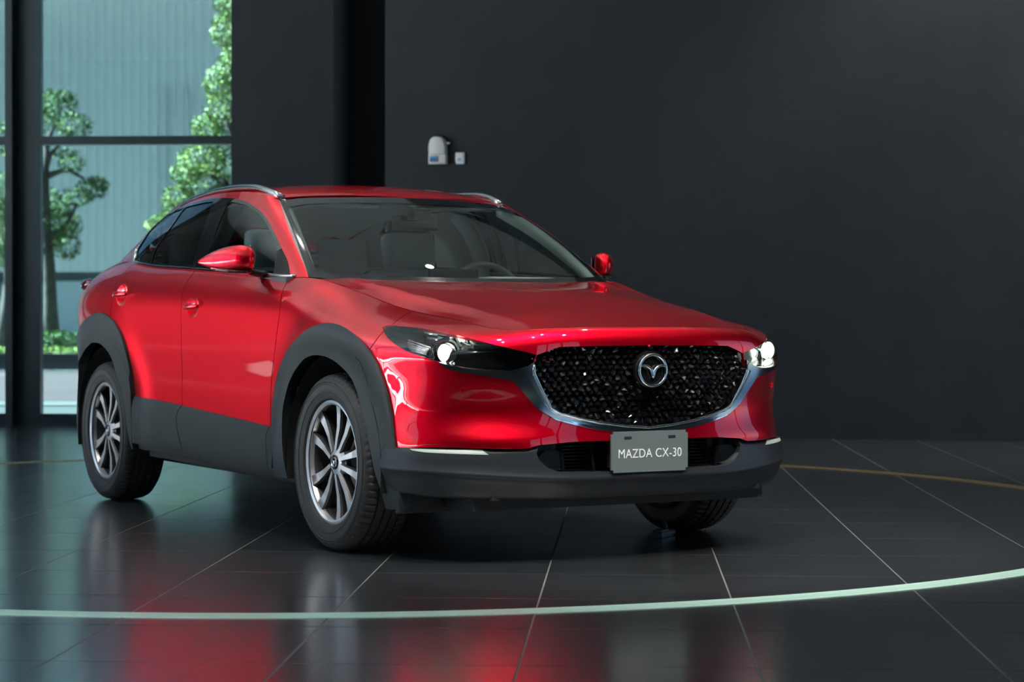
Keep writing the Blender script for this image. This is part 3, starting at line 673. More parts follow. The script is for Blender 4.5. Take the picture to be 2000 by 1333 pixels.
# hall across the street
hall = empty('factory_hall', room(-16, 50)); tag(hall, 'long pale hall with ribbed metal cladding across the street', 'building')
def hpart(o): o.parent = hall; o.matrix_parent_inverse = Matrix.Translation(-hall.location); return o
zb = px_z(541, 50)+.12
clad = noise_mat('pale_blue_grey_cladding', (.60, .66, .64), (.64, .70, .68), .15, .5)
V = []; F = []; a = -42.; i = 0
prof = [(0, 0), (.10, 0), (.13, -.05), (.19, -.05), (.22, 0)]
n = 0
while a < 8:
    for da, dd in prof[:-1]:
        for z in (zb, 9.6): V.append(room(a+da, 50+dd, z))
        n += 1
    a += .22
for i in range(n-1): F.append((2*i, 2*i+2, 2*i+3, 2*i+1))
hpart(mesh_obj('ribbed_cladding', V, F, clad, None, False))
hpart(slab('base_wall', -42, 50.4, 8, 50.4, .4, 0, zb, noise_mat('pale_blue_wall', (.40, .50, .54), (.45, .55, .58), .2, .6), None))
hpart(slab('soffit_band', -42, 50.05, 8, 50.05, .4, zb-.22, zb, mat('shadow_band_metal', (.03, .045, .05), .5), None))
hpart(slab('body', -42, 50.9, 8, 50.9, 8, zb, 9.6, clad, None))
for px in (318, 362): hpart(slab('downpipe', at_depth(px, 49.8), 49.8, at_depth(px, 49.8)+.07, 49.8, .08, zb, px_z(175, 50), mat('pale_pipe', (.55, .62, .62), .4), None))
dk = at_depth(20, 50); hpart(slab('gate_opening', dk-3.2, 50.3, dk+.9, 50.3, .05, 0, zb-.25, mat('dark_gate', (.10, .14, .15), .5), None))
for o in hall.children:
    if 'kind' in o: del o['kind']
# ---------------------------------------------------------------- car materials
C = {}
C['paint'] = mat('deep_red_paint', (.92, .0008, .018), .36, 1., **{'Specular IOR Level': 0., 'Coat Weight': 1., 'Coat Roughness': .02, 'Coat IOR': 1.5})
C['clad'] = noise_mat('grained_black_plastic', (.017, .023, .026), (.021, .028, .031), 40, .48, bump=.12, bscale=900, **{'Specular IOR Level': .35})
C['clad_metal'] = mat('dark_grey_plastic_satin', (.020, .023, .027), .40, .1, **{'Specular IOR Level': .28})
C['gloss_black'] = mat('gloss_black', (.006, .006, .007), .08, 0, **{'Coat Weight': 1.})
C['black'] = mat('matt_black', (.008, .008, .009), .7)
C['chrome'] = mat('chrome', (.78, .80, .82), .09, 1.)
C['chrome_dark'] = mat('dark_chrome', (.36, .37, .39), .16, 1.)
C['alloy'] = mat('machined_alloy', (.60, .60, .62), .34, .75)
C['alloy_dark'] = mat('grey_alloy_paint', (.10, .095, .095), .4, .6)
C['rubber'] = noise_mat('tyre_rubber', (.013, .013, .014), (.018, .018, .019), 30, .62)
C['steel'] = mat('brake_steel', (.30, .28, .26), .35, .9)
C['glass'] = thin_glass('windscreen_glass', (.80, .90, .87), 1., 1.75)
C['privacy'] = thin_glass('tinted_side_glass', (.42, .50, .50), 1., 1.7)
C['lens'] = thin_glass('lamp_lens', (.94, .96, .97))
C['lamp_on'] = emit('lit_projector', (.92, 1., .80), .9)
C['drl_on'] = emit('lit_lower_lamp', (.30, .36, .31), .05)
C['interior'] = mat('grey_interior', (.34, .37, .37), .7)
C['interior_dark'] = mat('dark_interior', (.06, .065, .068), .6)
C['headliner'] = mat('light_headliner', (.62, .68, .65), .9)
C['leather'] = mat('light_grey_leather', (.50, .55, .55), .55)
C['plate'] = mat('grey_green_plate', (.13, .16, .155), .4)
C['white'] = mat('white_print', (.85, .87, .86), .5)
C['tail'] = mat('tail_lamp_red', (.10, .006, .006), .12, 0, **{'Coat Weight': 1.})
C['silver_rail'] = mat('satin_silver_rail', (.55, .57, .58), .22, 1.)
car = empty('car', (0, 0, 0)); tag(car, 'red compact crossover with black wheel arch cladding on the dark tiled floor', 'car')
# ---------------------------------------------------------------- regions of the lower body
FA = {k: np.array(v) for k, v in FT.items()}
SL, VL = LOWER.s[-1], LOWER.v[-1]
def ln(k, step=.015): return smooth_line(FA[k], step)
def drop(line, both=True):
    """closes an arch line down to the lower border of the patch"""
    L = np.array(line); return np.concatenate([[[L[0, 0], 0]], L, [[L[-1, 0], 0]]])
afo, afi, aro, ari = ln('arch_f_out'), ln('arch_f_in'), ln('arch_r_out'), ln('arch_r_in')
aro = np.concatenate([[[4.80, 0], [4.80, .30]], aro]); 
ari = np.concatenate([[[4.68, 0]], ari])
sill = ln('sill_top', .03); clb = ln('sill_clad_bot', .03); rok = ln('rocker_bot', .03)
ext = lambda L, a, b: np.concatenate([[[a, np.interp(a, L[::-1, 0], L[::-1, 1])]], L[(L[:, 0] < a) & (L[:, 0] > b)], [[b, np.interp(b, L[::-1, 0], L[::-1, 1])]]])
S0, S1 = 3.90, 1.98
sillp = ext(sill, S0, S1)
low_front = np.concatenate([[[1.10, 0.2594]], [[1.06, .2560]], ln('red_low', .02), [[0, 0]], [[1.10, 0]]])
dfr, dff, drr, fb = ln('door_rear_of_front'), ln('door_front_of_front'), ln('door_rear_of_rear'), ln('fender_bumper')
dfr = np.concatenate([[[dfr[0, 0], VL]], dfr]); dff = np.concatenate([[[dff[0, 0], VL]], dff]); drr = np.concatenate([[[drr[0, 0], VL]], drr]); fb = np.concatenate([[[fb[0, 0]+.004, VL]], fb])
lamp = densify(FA['lamp']); wing = densify(FA['wing'])
grille = np.concatenate([[[0, FA['grille'][0, 1]]], densify(FA['grille'], closed=False), [[0, FA['grille'][-1, 1]]]])
def region_right(line, s1):       # everything from a shut line towards larger s
    return np.concatenate([line, [[s1, line[-1, 1]], [s1, line[0, 1]]]])
fend_arch_pt = fb[-1]
gq = grille[1:-1]; _t = np.gradient(gq, axis=0); _t /= np.linalg.norm(_t, axis=1)[:, None]+1e-9; gout = gq+np.stack([_t[:, 1], -_t[:, 0]], 1)*-.030
kk = gq[:, 1] < .618
rimp = np.concatenate([gout[kk], [[0, gq[-1, 1]-.012], [0, gq[-1, 1]]], gq[kk][::-1]])
def gap(line, w=.0045): return (None, strip_poly(LOWER, line, w))
ell = lambda c, a, b, n=28: np.array([[c[0]+a*math.cos(2*math.pi*i/n), c[1]+b*math.sin(2*math.pi*i/n)] for i in range(n)])
hnd = FA['handles']
cup1 = ell(hnd[0]-[-.01, .002], .072, .048); cup2 = ell(hnd[1]-[-.01, .002], .072, .048)
cl_split1 = ln('door_rear_of_front')[ln('door_rear_of_front')[:, 1] < .30]; cl_split2 = ln('door_front_of_front')[ln('door_front_of_front')[:, 1] < .26]
polys = [
 (None, np.concatenate([[[4.02, 0]], ext(rok, 4.02, 1.90), [[1.90, 0]]])),
 (None, drop(afi)), (None, np.concatenate([ari, [[ari[-1, 0], 0]]])),
 (None, strip_poly(LOWER, [FA['fender_bumper'][-1]+[.03, .02], FA['fender_bumper'][-1], FA['fender_bumper'][-1]-[.045, .055], FA['fender_bumper'][-1]-[.065, .095]], .003)),
 ('clad_f', drop(afo)), ('clad_r', np.concatenate([aro, [[aro[-1, 0], 0]]])),
 ('rear_low', np.array([[4.78, 0], [SL, 0], [SL, .33], [4.78, .33]])), (None, low_front), (None, grille), ('wing', wing), ('lamp', lamp), ('rim_plate', rimp),
 gap(cl_split1, .006), gap(cl_split2, .005),
 (None, np.concatenate([[[S0, 0]], ext(rok, S0, S1), [[S1, 0]]])),
 ('rocker', np.concatenate([[[S0, 0]], ext(clb, S0, S1), [[S1, 0]]])),
 ('sill', np.concatenate([[[S0, 0]], sillp, [[S1, 0]]])),
 (None, cup1), (None, cup2),
 gap(dfr), gap(dff), gap(drr), gap(fb),
 ('door_f', np.concatenate([dff, dfr[::-1]])),
 ('door_r', np.concatenate([dfr, [[dfr[-1, 0], .0], [3.87, 0], [4.06, drr[-1, 1]-.1]], drr[::-1]])),
 ('fender', np.concatenate([fb, [[1.26, 0], [dff[-1, 0], 0]], dff[::-1]])),
 ('bumper', np.concatenate([[[0, 0]], [[0, VL]], fb, [[1.26, 0]]])),
]
R = cut(LOWER, .026, polys)
shell = Patch(LOWER.T, fix=LOWER.fix)
def two(name, key, m, off=0., skirt=.012, parent=None, src=LOWER, reg=None):
    return [piece(name, src, (reg or R)[key], m, parent or car, (sd,), off, skirt) for sd in (1, 0)]
_sv, _tr = R['bumper']; R['bumper'] = (_sv, _tr[_sv[_tr].mean(1)[:, 1] > .236])
piece('front_bumper', LOWER, R['bumper'], C['paint'], car, (0, 1))
two('front_fender', 'fender', C['paint']); doors_f = two('front_door', 'door_f', C['paint']); doors_r = two('rear_door', 'door_r', C['paint'])
piece('rear_quarter_panel', LOWER, R['rest'], C['paint'], car, (0, 1))
arch_w = lambda q, pos: np.full(len(q), .014)
def arch_warp(yc, ri):
    def w(q, pos):
        t = np.clip((np.hypot(pos[:, 1]-yc, pos[:, 2]-.345)-ri)/.12, 0, 1); u = np.clip((.42-t)/.14, 0, 1); return .012+.010*u*u*(3-2*u)
    return w
def sill_warp(q, pos):
    t = np.clip((.457+(pos[:, 1]-.6)*.045-pos[:, 2])/.034, 0, 1); return .002+.017*t
for nm, key, wp, sk in (('front_arch_cladding', 'clad_f', arch_warp(0, .42), .05), ('rear_arch_cladding', 'clad_r', arch_warp(2.655, .43), .05), ('sill_cladding', 'sill', sill_warp, .03)):
    for sd in (1, 0): piece(nm, LOWER, R[key], C['clad'], car, (sd,), 0, sk, 1, wp)
piece('rear_lower_bumper', LOWER, R['rear_low'], C['clad'], car, (0, 1), .01, .03)
piece('grille_frame', LOWER, R['rim_plate'], C['chrome'], car, (0, 1), .006, .03); two('rocker_strip', 'rocker', C['clad'], .004, .03)
# dark backing shell behind shut lines
bk = [(None, drop(afi)), (None, np.concatenate([ari, [[ari[-1, 0], 0]]])), (None, grille), (None, lamp), (None, low_front), (None, np.concatenate([[[S0, 0]], ext(rok, S0, S1), [[S1, 0]]]))]
RB = cut(LOWER, .06, bk)
piece('inner_body_shell', LOWER, RB['rest'], C['black'], car, (0, 1), -.032, 0)
# ---------------------------------------------------------------- hood (height field inside the top line of the lower body)
vt = np.full(400, VL); st = np.linspace(0, LOWER.s[14], 400); topc = LOWER.pos(st, vt)
wb = GREEN.pos(np.linspace(0, GREEN.s[5], 60), np.zeros(60))
class HoodPatch:
    s = np.array([0, .78]); v = np.array([-.95, .62])
    def pos(self, s, v): return np.stack([s, v, hood_z(s, v)], 1)
    def frame(self, s, v, e=2e-3):
        P = self.pos(s, v); dx = (hood_z(s+e, v)-hood_z(np.abs(s-e), v))/(2*e); dy = (hood_z(s, np.minimum(v+e, .6))-hood_z(s, v-e))/(np.minimum(v+e, .6)-(v-e))
        n = np.stack([-dx, -dy, np.ones(len(s))], 1); n /= np.linalg.norm(n, axis=1)[:, None]; return P, n, None, None
HP = HoodPatch()
g = .0045
edge = topc[:, :2].copy(); t = np.gradient(edge, axis=0); t /= np.linalg.norm(t, axis=1)[:, None]; edge_in = edge+np.stack([-t[:, 1], t[:, 0]], 1)*g
edge_in[0, 0] = 0; edge_in = edge_in[(edge_in[:, 0] >= 0) & (edge_in[:, 1] < .43)]
hood_poly = np.concatenate([edge_in[::3], [[.700, .445]], [(x, y-.015) for x, y in wb[::-1, :2] if x < .68], ])
hood_poly[:, 0] = np.maximum(hood_poly[:, 0], 0)
def cut_hf(poly, x0, x1, y0, y1, step):
    A, B = np.meshgrid(np.linspace(x0, x1, int((x1-x0)/step)+2), np.linspace(y0, y1, int((y1-y0)/step)+2), indexing='ij')
    q = np.stack([A.ravel(), B.ravel()], 1); q = q[inside(poly, q+1e-7)]; pts = [Vector(p) for p in q]; k = len(pts); pts += [Vector(p) for p in poly]; n = len(poly)
    vo, eo, fo, *_ = delaunay_2d_cdt(pts, [(k+i, k+(i+1) % n) for i in range(n)], [], 0, 1e-6)
    sv = np.array([(v.x, v.y) for v in vo]); tr = np.array([f for f in fo if len(f) == 3]); a, b, c = sv[tr[:, 0]], sv[tr[:, 1]], sv[tr[:, 2]]
    ar = (b[:, 0]-a[:, 0])*(c[:, 1]-a[:, 1])-(b[:, 1]-a[:, 1])*(c[:, 0]-a[:, 0]); tr[ar < 0] = tr[ar < 0][:, ::-1]; tr = tr[abs(ar) > 1e-10]
    tr = tr[inside(poly, sv[tr].mean(1))]; return sv, tr
piece('hood', HP, cut_hf(densify(hood_poly, .02), 0, .76, -.9, .6, .026), C['paint'], car, (0, 1), 0, .015)
# cowl and scuttle under the glass
V = []; F = []
for i, p in enumerate(wb):
    for d, z in ((-.06, -.030), (.012, -.012), (.05, .006)): V.append((p[0], p[1]+d, p[2]+z))
n = len(wb); V = np.array(V); Vm = V.copy(); Vm[:, 0] *= -1
F = [(3*i+k, 3*i+3+k, 3*i+4+k, 3*i+1+k) for i in range(n-1) for k in range(2)]
mesh_obj('cowl', np.concatenate([V, Vm]), F+[tuple(j+len(V) for j in f)[::-1] for f in F], C['black'], car)
# ---------------------------------------------------------------- greenhouse
VG = GREEN.v[-1]; SW = GREEN.s[5]
dlo = ln('dlo', .015); dlo_poly = np.concatenate([dlo, [[dlo[-1, 0], 0], [dlo[0, 0], 0]]])
cx, cy = dlo_poly[:, 0].mean(), .2
def inset(poly, w):
    q = np.array(poly); n = len(q); t = np.roll(q, -1, 0)-np.roll(q, 1, 0); t /= np.linalg.norm(t, axis=1)[:, None]+1e-9; nn = np.stack([-t[:, 1], t[:, 0]], 1)
    A = .5*np.sum(q[:, 0]*np.roll(q[:, 1], -1)-np.roll(q[:, 0], -1)*q[:, 1]); return q+nn*w*(1 if A > 0 else -1)
gl = inset(dlo_poly, .026); gl[:, 1] = np.maximum(gl[:, 1], .014)
rgf, fgr, qb, sail = ln('rear_glass_front'), ln('front_glass_rear'), ln('quarter_bar'), ln('sail')
bp = np.concatenate([[[rgf[0, 0]-.01, VG]], rgf, [[rgf[-1, 0], 0], [fgr[-1, 0], 0]], fgr[::-1], [[fgr[0, 0]-.01, VG]]])
qs = strip_poly(GREEN, np.concatenate([[qb[0]+[-.01, .02]], qb, [[qb[-1, 0]+.005, 0]]]), .020)
sp_ = np.concatenate([[[.70, .18]], sail, [[sail[-1, 0], 0], [.70, 0]]])
split = strip_poly(GREEN, ln('b_line'), .004)
wc = ln('ws_clear'); ws_in = np.array([[0, .028], [.30, .028], [.55, .028], [.635, .028], [.645, .08], [.650, .2], [.652, .35], [.650, .42], [.635, .445], [.55, .455], [.30, .46], [0, .462]])
gpol = [(None, split), ('pillar', qs), ('pillar', bp), ('sail', np.concatenate([sp_])), ]
# only inside the window outline
class _: pass
gp = [('clear', np.concatenate([ws_in])), ('ws_black', np.array([[0, 0], [SW-.004, 0], [SW-.004, VG], [0, VG]])), (None, np.array([[SW-.004, 0], [SW, 0], [SW, VG], [SW-.004, VG]]))]
rw = [(2.86, .03), (2.80, .42), (3.479, .44), (3.479, .03)]
gp += [('rear_window', np.array(rw))]
def clip_in(name, poly): return (name, poly)
RG = cut(GREEN, .026, [(None, split)]+gp+[('dlo_all', dlo_poly)])
piece('windshield', GREEN, RG['clear'], C['glass'], car, (0, 1), 0, 0)
piece('windshield_border', GREEN, RG['ws_black'], C['gloss_black'], car, (0, 1), .001, .006)
piece('rear_window', GREEN, RG['rear_window'], C['privacy'], car, (0, 1), 0, 0)
piece('pillars_and_roof_sides', GREEN, RG['rest'], C['paint'], car, (0, 1), 0, .012); piece('pillar_lining', GREEN, RG['rest'], C['headliner'], car, (0, 1), -.018, 0)
# second cut for the side window area
RG2 = cut(GREEN, .026, [('outside', np.array([[0, 0], [SW, 0], [SW, VG], [0, VG]])), (None, split), ('trim', qs), ('trim', bp), ('trim', sp_), ('glass_q', np.concatenate([[[qb[0, 0], VG]], qb, [[qb[-1, 0], 0], [2.6, 0], [2.6, VG]]])),
    ('glass_r', np.concatenate([[[rgf[0, 0], VG]], rgf, [[rgf[-1, 0], 0], [qb[-1, 0], 0]], qb[::-1], [[qb[0, 0], VG]]])), ('glass_f', np.array([[.69, 0], [1.6, 0], [1.4, VG], [.69, VG]])), ('gl', gl), ('dlo', dlo_poly)])
def sub(reg, pin=None, pout=None):
    sv, tr = reg; c = sv[tr].mean(1); k = np.ones(len(tr), bool)
    if pin is not None: k &= inside(pin, c)
    if pout is not None: k &= ~inside(pout, c)
    return sv, tr[k]
RGo = cut(GREEN, .026, [(None, split), ('trim', gl)][:1]+[('q', qs), ('b', bp), ('s', sp_), ('gl', gl), ('dlo', dlo_poly)])
for key, nm, m in (('q', 'window_divider', C['gloss_black']), ('b', 'center_pillar_trim', C['gloss_black']), ('s', 'mirror_sail', C['black'])):
    r = sub(RGo[key], dlo_poly)
    for sd in (1, 0): piece(nm, GREEN, r, m, car, (sd,), .002, .006)
for sd in (1, 0): piece('window_frame_trim', GREEN, sub(RGo['dlo'], dlo_poly), C['gloss_black'], car, (sd,), .003, .008)
c_ = sub(RGo['gl'], dlo_poly); cen = c_[0][c_[1]].mean(1)
def lpos(line, v): return np.interp(v, line[::-1, 1], line[::-1, 0])
isf = cen[:, 0] < lpos(fgr, cen[:, 1])+.01; isq = cen[:, 0] > lpos(qb, cen[:, 1])
for sd in (1, 0):
    piece('side_window', GREEN, (c_[0], c_[1][isf]), C['glass'], car, (sd,), -.002, 0)
    piece('side_window', GREEN, (c_[0], c_[1][~isf & ~isq]), C['privacy'], car, (sd,), -.002, 0)
    piece('quarter_window', GREEN, (c_[0], c_[1][isq]), C['privacy'], car, (sd,), -.002, 0)
RR_ = cut(ROOF, .035, [])
piece('roof', ROOF, RR_['rest'], C['paint'], car, (0, 1), 0, .006, -1)
# belt moulding of chrome along the window sill, curling up at the rear
sb = np.linspace(GREEN.s[6], dlo[0, 0], 60); bpnt = GREEN.pos(sb, np.full(60, .006)); upc = GREEN.pos(dlo[:8, 0]+.006, dlo[:8, 1])
bl = np.concatenate([bpnt, upc[1:]])
for sd in (-1, 1): tube_obj('belt_moulding', [(sd*(p[0]+.003), p[1], p[2]) for p in bl], .0065, C['chrome'], car, 8)
# roof rails
def rail(sd):
    sp = np.linspace(1.19, 2.93, 46); P = []
    tv = ROOF.v[-1]
    ss = np.linspace(0, ROOF.s[-1], 500); e = ROOF.pos(ss, np.full(500, tv*.93))
    for y in sp:
        k = np.argmin(abs(e[:, 1]-y)); h = min(1, (y-1.19)/.24, (2.93-y)/.2); P.append((sd*e[k, 0], y, e[k, 2]-.005+.020*max(0, h)**.7))
    return tube_obj('roof_rail', P, .015, C['silver_rail'], car, 10, flat=((sd, 0, 0), 1.25))
rail(-1); rail(1)
V = []
# ---------------------------------------------------------------- lower front bumper in grained plastic
BC = [  # plan point, crease z, bottom z, top z
 (.000,-.905,.318,.243,.452),(.200,-.900,.318,.243,.452),(.370,-.886,.320,.244,.450),(.470,-.862,.324,.246,.437),(.560,-.832,.329,.248,.432),(.650,-.792,.335,.250,.431),
 (.735,-.738,.341,.253,.431),(.805,-.672,.346,.256,.431),(.850,-.600,.350,.260,.431),(.876,-.520,.352,.264,.431),(.884,-.440,.352,.270,.431)]
def bumper_table():
    n = len(BC); pl = np.array([b[:2] for b in BC]); T = []
    for i, (x, y, zc, zb_, zt) in enumerate(BC):
        d = pl[min(i+1, n-1)]-pl[max(i-1, 0)]
        if i == 0: d = np.array([1., 0])
        d /= np.linalg.norm(d); nr = np.array([d[1], -d[0]]); p = np.array([x, y])
        rows = [(-.115, zb_-.002), (-.062, zb_-.005), (-.044, zb_), (-.037, zb_+.008), (-.027, zb_+.028), (-.010, zc-.016), (-.001, zc-.005), (.002, zc), (.0015, zc+.004), (-.002, zc+.014), (-.010, (zc+zt)/2+.012), (-.014, zt-.014), (-.017, zt-.005), (-.022, zt-.001), (-.034, zt+.001), (-.06, zt+.002)]
        T.append([(*(p+nr*o), z) for o, z in rows])
    return T
BUMP = Patch(bumper_table())
# intake opening in (s, v)
vz = lambda z, s: float(np.interp(z, BUMP.pos(np.full(80, s), np.linspace(.06, BUMP.v[-1]-.042, 80))[:, 2], np.linspace(.06, BUMP.v[-1]-.042, 80)))
intake = np.array([[0, BUMP.v[-1]], [0, vz(.338, 0)], [.15, vz(.339, .15)], [.30, vz(.341, .3)], [.375, vz(.345, .37)], [.42, vz(.362, .42)], [.452, vz(.39, .45)], [.462, vz(.415, .46)], [.455, vz(.43, .455)], [.45, BUMP.v[-1]]])
drl0, drl1 = .60, .86
drlp = np.array([[.665, vz(.4295, .655)], [.64, vz(.411, .64)], [.76, vz(.414, .76)], [.88, vz(.4175, .88)], [.94, vz(.423, .94)], [.955, vz(.4285, .95)], [.92, vz(.4300, .92)], [.80, vz(.4300, .80)]])
RB2 = cut(BUMP, .02, [(None, densify(intake)), ('drl', densify(drlp))])
piece('lower_bumper', BUMP, RB2['rest'], C['clad_metal'], car, (0, 1), 0, .02)
for sd in (1, 0): piece('lower_lamp', BUMP, RB2['drl'], C['drl_on'], car, (sd,), .001, .01)
# intake box with bars
it = empty('lower_intake', (0, 0, 0), car)
V = []; F = []
ring_in = densify(intake[1:-1], .03, False)
pp, nn, _, _ = BUMP.frame(ring_in[:, 0], ring_in[:, 1])
V = [p for p in pp]+[(p[0]*.97, p[1]+.10, p[2]) for p in pp]; k = len(pp); F = [(i, i+1, k+i+1, k+i) for i in range(k-1)]
Vm = [(-v[0], v[1], v[2]) for v in V]; mesh_obj('intake_liner', V+Vm, F+[tuple(j+2*k for j in f)[::-1] for f in F], C['black'], it, False)
box_obj('intake_back', (0, -.775, .395), (.98, .02, .18), C['interior_dark'], it)
for i in range(9): box_obj('shutter_slat', (0, -.802, .350+i*.0125), (.66, .016, .0045), C['gloss_black'], it, Matrix.Rotation(.5, 4, 'X'))
for x in (-.345, -.215, .215, .345): box_obj('intake_bar', (x, -.838, .395), (.010, .03, .125), C['gloss_black'], it, Matrix.Rotation(-.12 if x < 0 else .12, 4, 'Y'))
for sd in (-1, 1):
    bm = outline_prism([(sd*.345, .352), (sd*.40, .350), (sd*.437, .372), (sd*.445, .395), (sd*.415, .422), (sd*.345, .420)][::sd], 0, .02)
    o = bm_obj('intake_corner_panel', bm, C['chrome_dark'], it); o.location = (0, -.845, 0)
# ---------------------------------------------------------------- grille
grl = empty('grille', (0, 0, 0), car)
gsv = cut(LOWER, .03, [('g', grille)])['g']
piece('grille_backing', LOWER, gsv, C['gloss_black'], grl, (0, 1), -.045, 0)
wedge_v = [(-.5, 0, -.5), (.5, 0, -.5), (.5, 0, .5), (-.5, 0, .5), (-.12, -1, -.30), (.30, -.75, .1), (-.25, -.45, .38)]
wedge_f = [(0, 1, 4), (1, 5, 4), (1, 2, 5), (2, 6, 5), (4, 5, 6), (2, 3, 6), (3, 0, 4), (3, 4, 6)]
fin0 = mesh_obj('grille_fin', wedge_v, wedge_f, C['gloss_black'], None, False); fin_me = fin0.data; bpy.data.objects.remove(fin0)
cnt = 0; PS, PV = .0305, .0222
for j in range(40):
    for i in range(-18, 19):
        s = abs((i+.5*(j % 2))*PS); sg = -1 if (i+.5*(j % 2)) < 0 else 1; v = .335+j*PV
        if s > .56 or not inside(inset(grille, .006), np.array([[s+1e-6, v]]))[0] or math.hypot(s, v-.565) < .062: continue
        p, n, ds, dv = LOWER.frame(np.array([s]), np.array([v])); p = p[0]-n[0]*.040; p[0] *= sg; nx = n[0].copy(); nx[0] *= sg
        o = bpy.data.objects.new('grille_fin', fin_me); COL.objects.link(o); o.parent = grl
        z = Vector((0, 0, 1)); yv = -Vector(nx); xv = yv.cross(z).normalized(); zv = xv.cross(yv).normalized()
        sc = rng.uniform(.85, 1.1); mx = Matrix((( xv.x*PS*.92, yv.x*.026*sc, zv.x*PV*.95, p[0]), (xv.y*PS*.92, yv.y*.026*sc, zv.y*PV*.95, p[1]), (xv.z*PS*.92, yv.z*.026*sc, zv.z*PV*.95, p[2]), (0, 0, 0, 1)))
        if sg > 0: mx = mx @ Matrix.Diagonal((-1, 1, 1, 1))
        o.matrix_local = mx @ Matrix.Rotation(rng.uniform(-.35, .35), 4, 'X') @ Matrix.Rotation(float(rng.choice([0, 1.57, 3.14, -1.57]))+rng.uniform(-.3, .3), 4, 'Y'); cnt += 1
print('fins', cnt)
piece('chrome_wing', LOWER, R['wing'], C['chrome_dark'], car, (0, 1), .010, .03)
# bright inner edge of the grille surround
gi = grille[1:-1]; k0 = int(np.argmin(abs(gi[:, 1]-.635)+np.where(gi[:, 0] > .3, 0, 9))); gl_ = gi[k0:]
gp3, gn3, _, _ = LOWER.frame(gl_[:, 0], gl_[:, 1]); gp3 = gp3+gn3*.012
lnp = [(-p[0], p[1], p[2]) for p in gp3]+[(p[0], p[1], p[2]) for p in gp3[::-1]]
tube_obj('grille_rim', lnp, .0055, C['chrome'], car, 8)
# emblem
em = empty('emblem', (0, -.918, .712), car)
er = .0; ecy = 0.
bm = bmesh.new()
lathe_obj('emblem_disc', [(-.002, .0001), (-.002, .072), (.012, .074)], C['gloss_black'], em, 40, 'y')
ov = [(.060*math.cos(a), -.010, .058*math.sin(a)) for a in np.linspace(0, 2*math.pi, 49)[:-1]]
tube_obj('emblem_ring', ov, .0058, C['chrome'], em, 8, True)
wv = [(-.058, .016), (-.034, .017), (-.014, .008), (-.004, -.008), (0, -.024), (.004, -.008), (.014, .008), (.034, .017), (.058, .016)]
wv = smooth_line(wv[:5], .004).tolist()+smooth_line(wv[4:], .004).tolist()[1:]
tube_obj('emblem_wings', [(x, -.012, z) for x, z in wv], [.0042+.003*(1-abs(x)/.058) for x, z in wv], C['chrome'], em, 8)
cm = lathe_obj('front_camera', [(0, .0001), (0, .008), (.012, .010)], C['gloss_black'], car, 20, 'y', loc=(0, -.918, .797))
# ---------------------------------------------------------------- license plate
pl = empty('license_plate', (0, -.9065, .4117), car)
bm = bmesh.new(); add_box(bm, Vector((0, 0, 0)), (.340, .008, .151), None, 0)
bmesh.ops.bevel(bm, geom=[e for e in bm.edges if abs(e.verts[0].co.y-e.verts[1].co.y) > .004], offset=.010, segments=4, affect='EDGES')
bm_obj('plate_panel', bm, C['plate'], pl)
for x in (-.098, .098): box_obj('plate_slot', (x, -.0042, .052), (.032, .002, .010), C['black'], pl, bevel=.0008)
box_obj('plate_bracket', (0, .03, 0), (.30, .055, .12), C['black'], pl)
cu = bpy.data.curves.new('plate_text', 'FONT'); cu.body = 'MAZDA CX-30'; cu.align_x = 'CENTER'; cu.align_y = 'CENTER'; cu.extrude = .0006; cu.size = .052; cu.space_character = 1.04
to = bpy.data.objects.new('plate_text', cu); COL.objects.link(to); bpy.context.view_layer.update()
tme = bpy.data.meshes.new_from_object(to.evaluated_get(bpy.context.evaluated_depsgraph_get())); bpy.data.objects.remove(to)
wdt = max(v.co.x for v in tme.vertices)-min(v.co.x for v in tme.vertices); sx = .280/wdt
tx = bpy.data.objects.new('plate_lettering', tme); tme.materials.clear(); tme.materials.append(C['white']); COL.objects.link(tx); tx.parent = pl; tx.rotation_euler = (math.pi/2, 0, 0); tx.scale = (sx, .034/.0375*1.0, 1); tx.location = (0, -.0048, -.008)
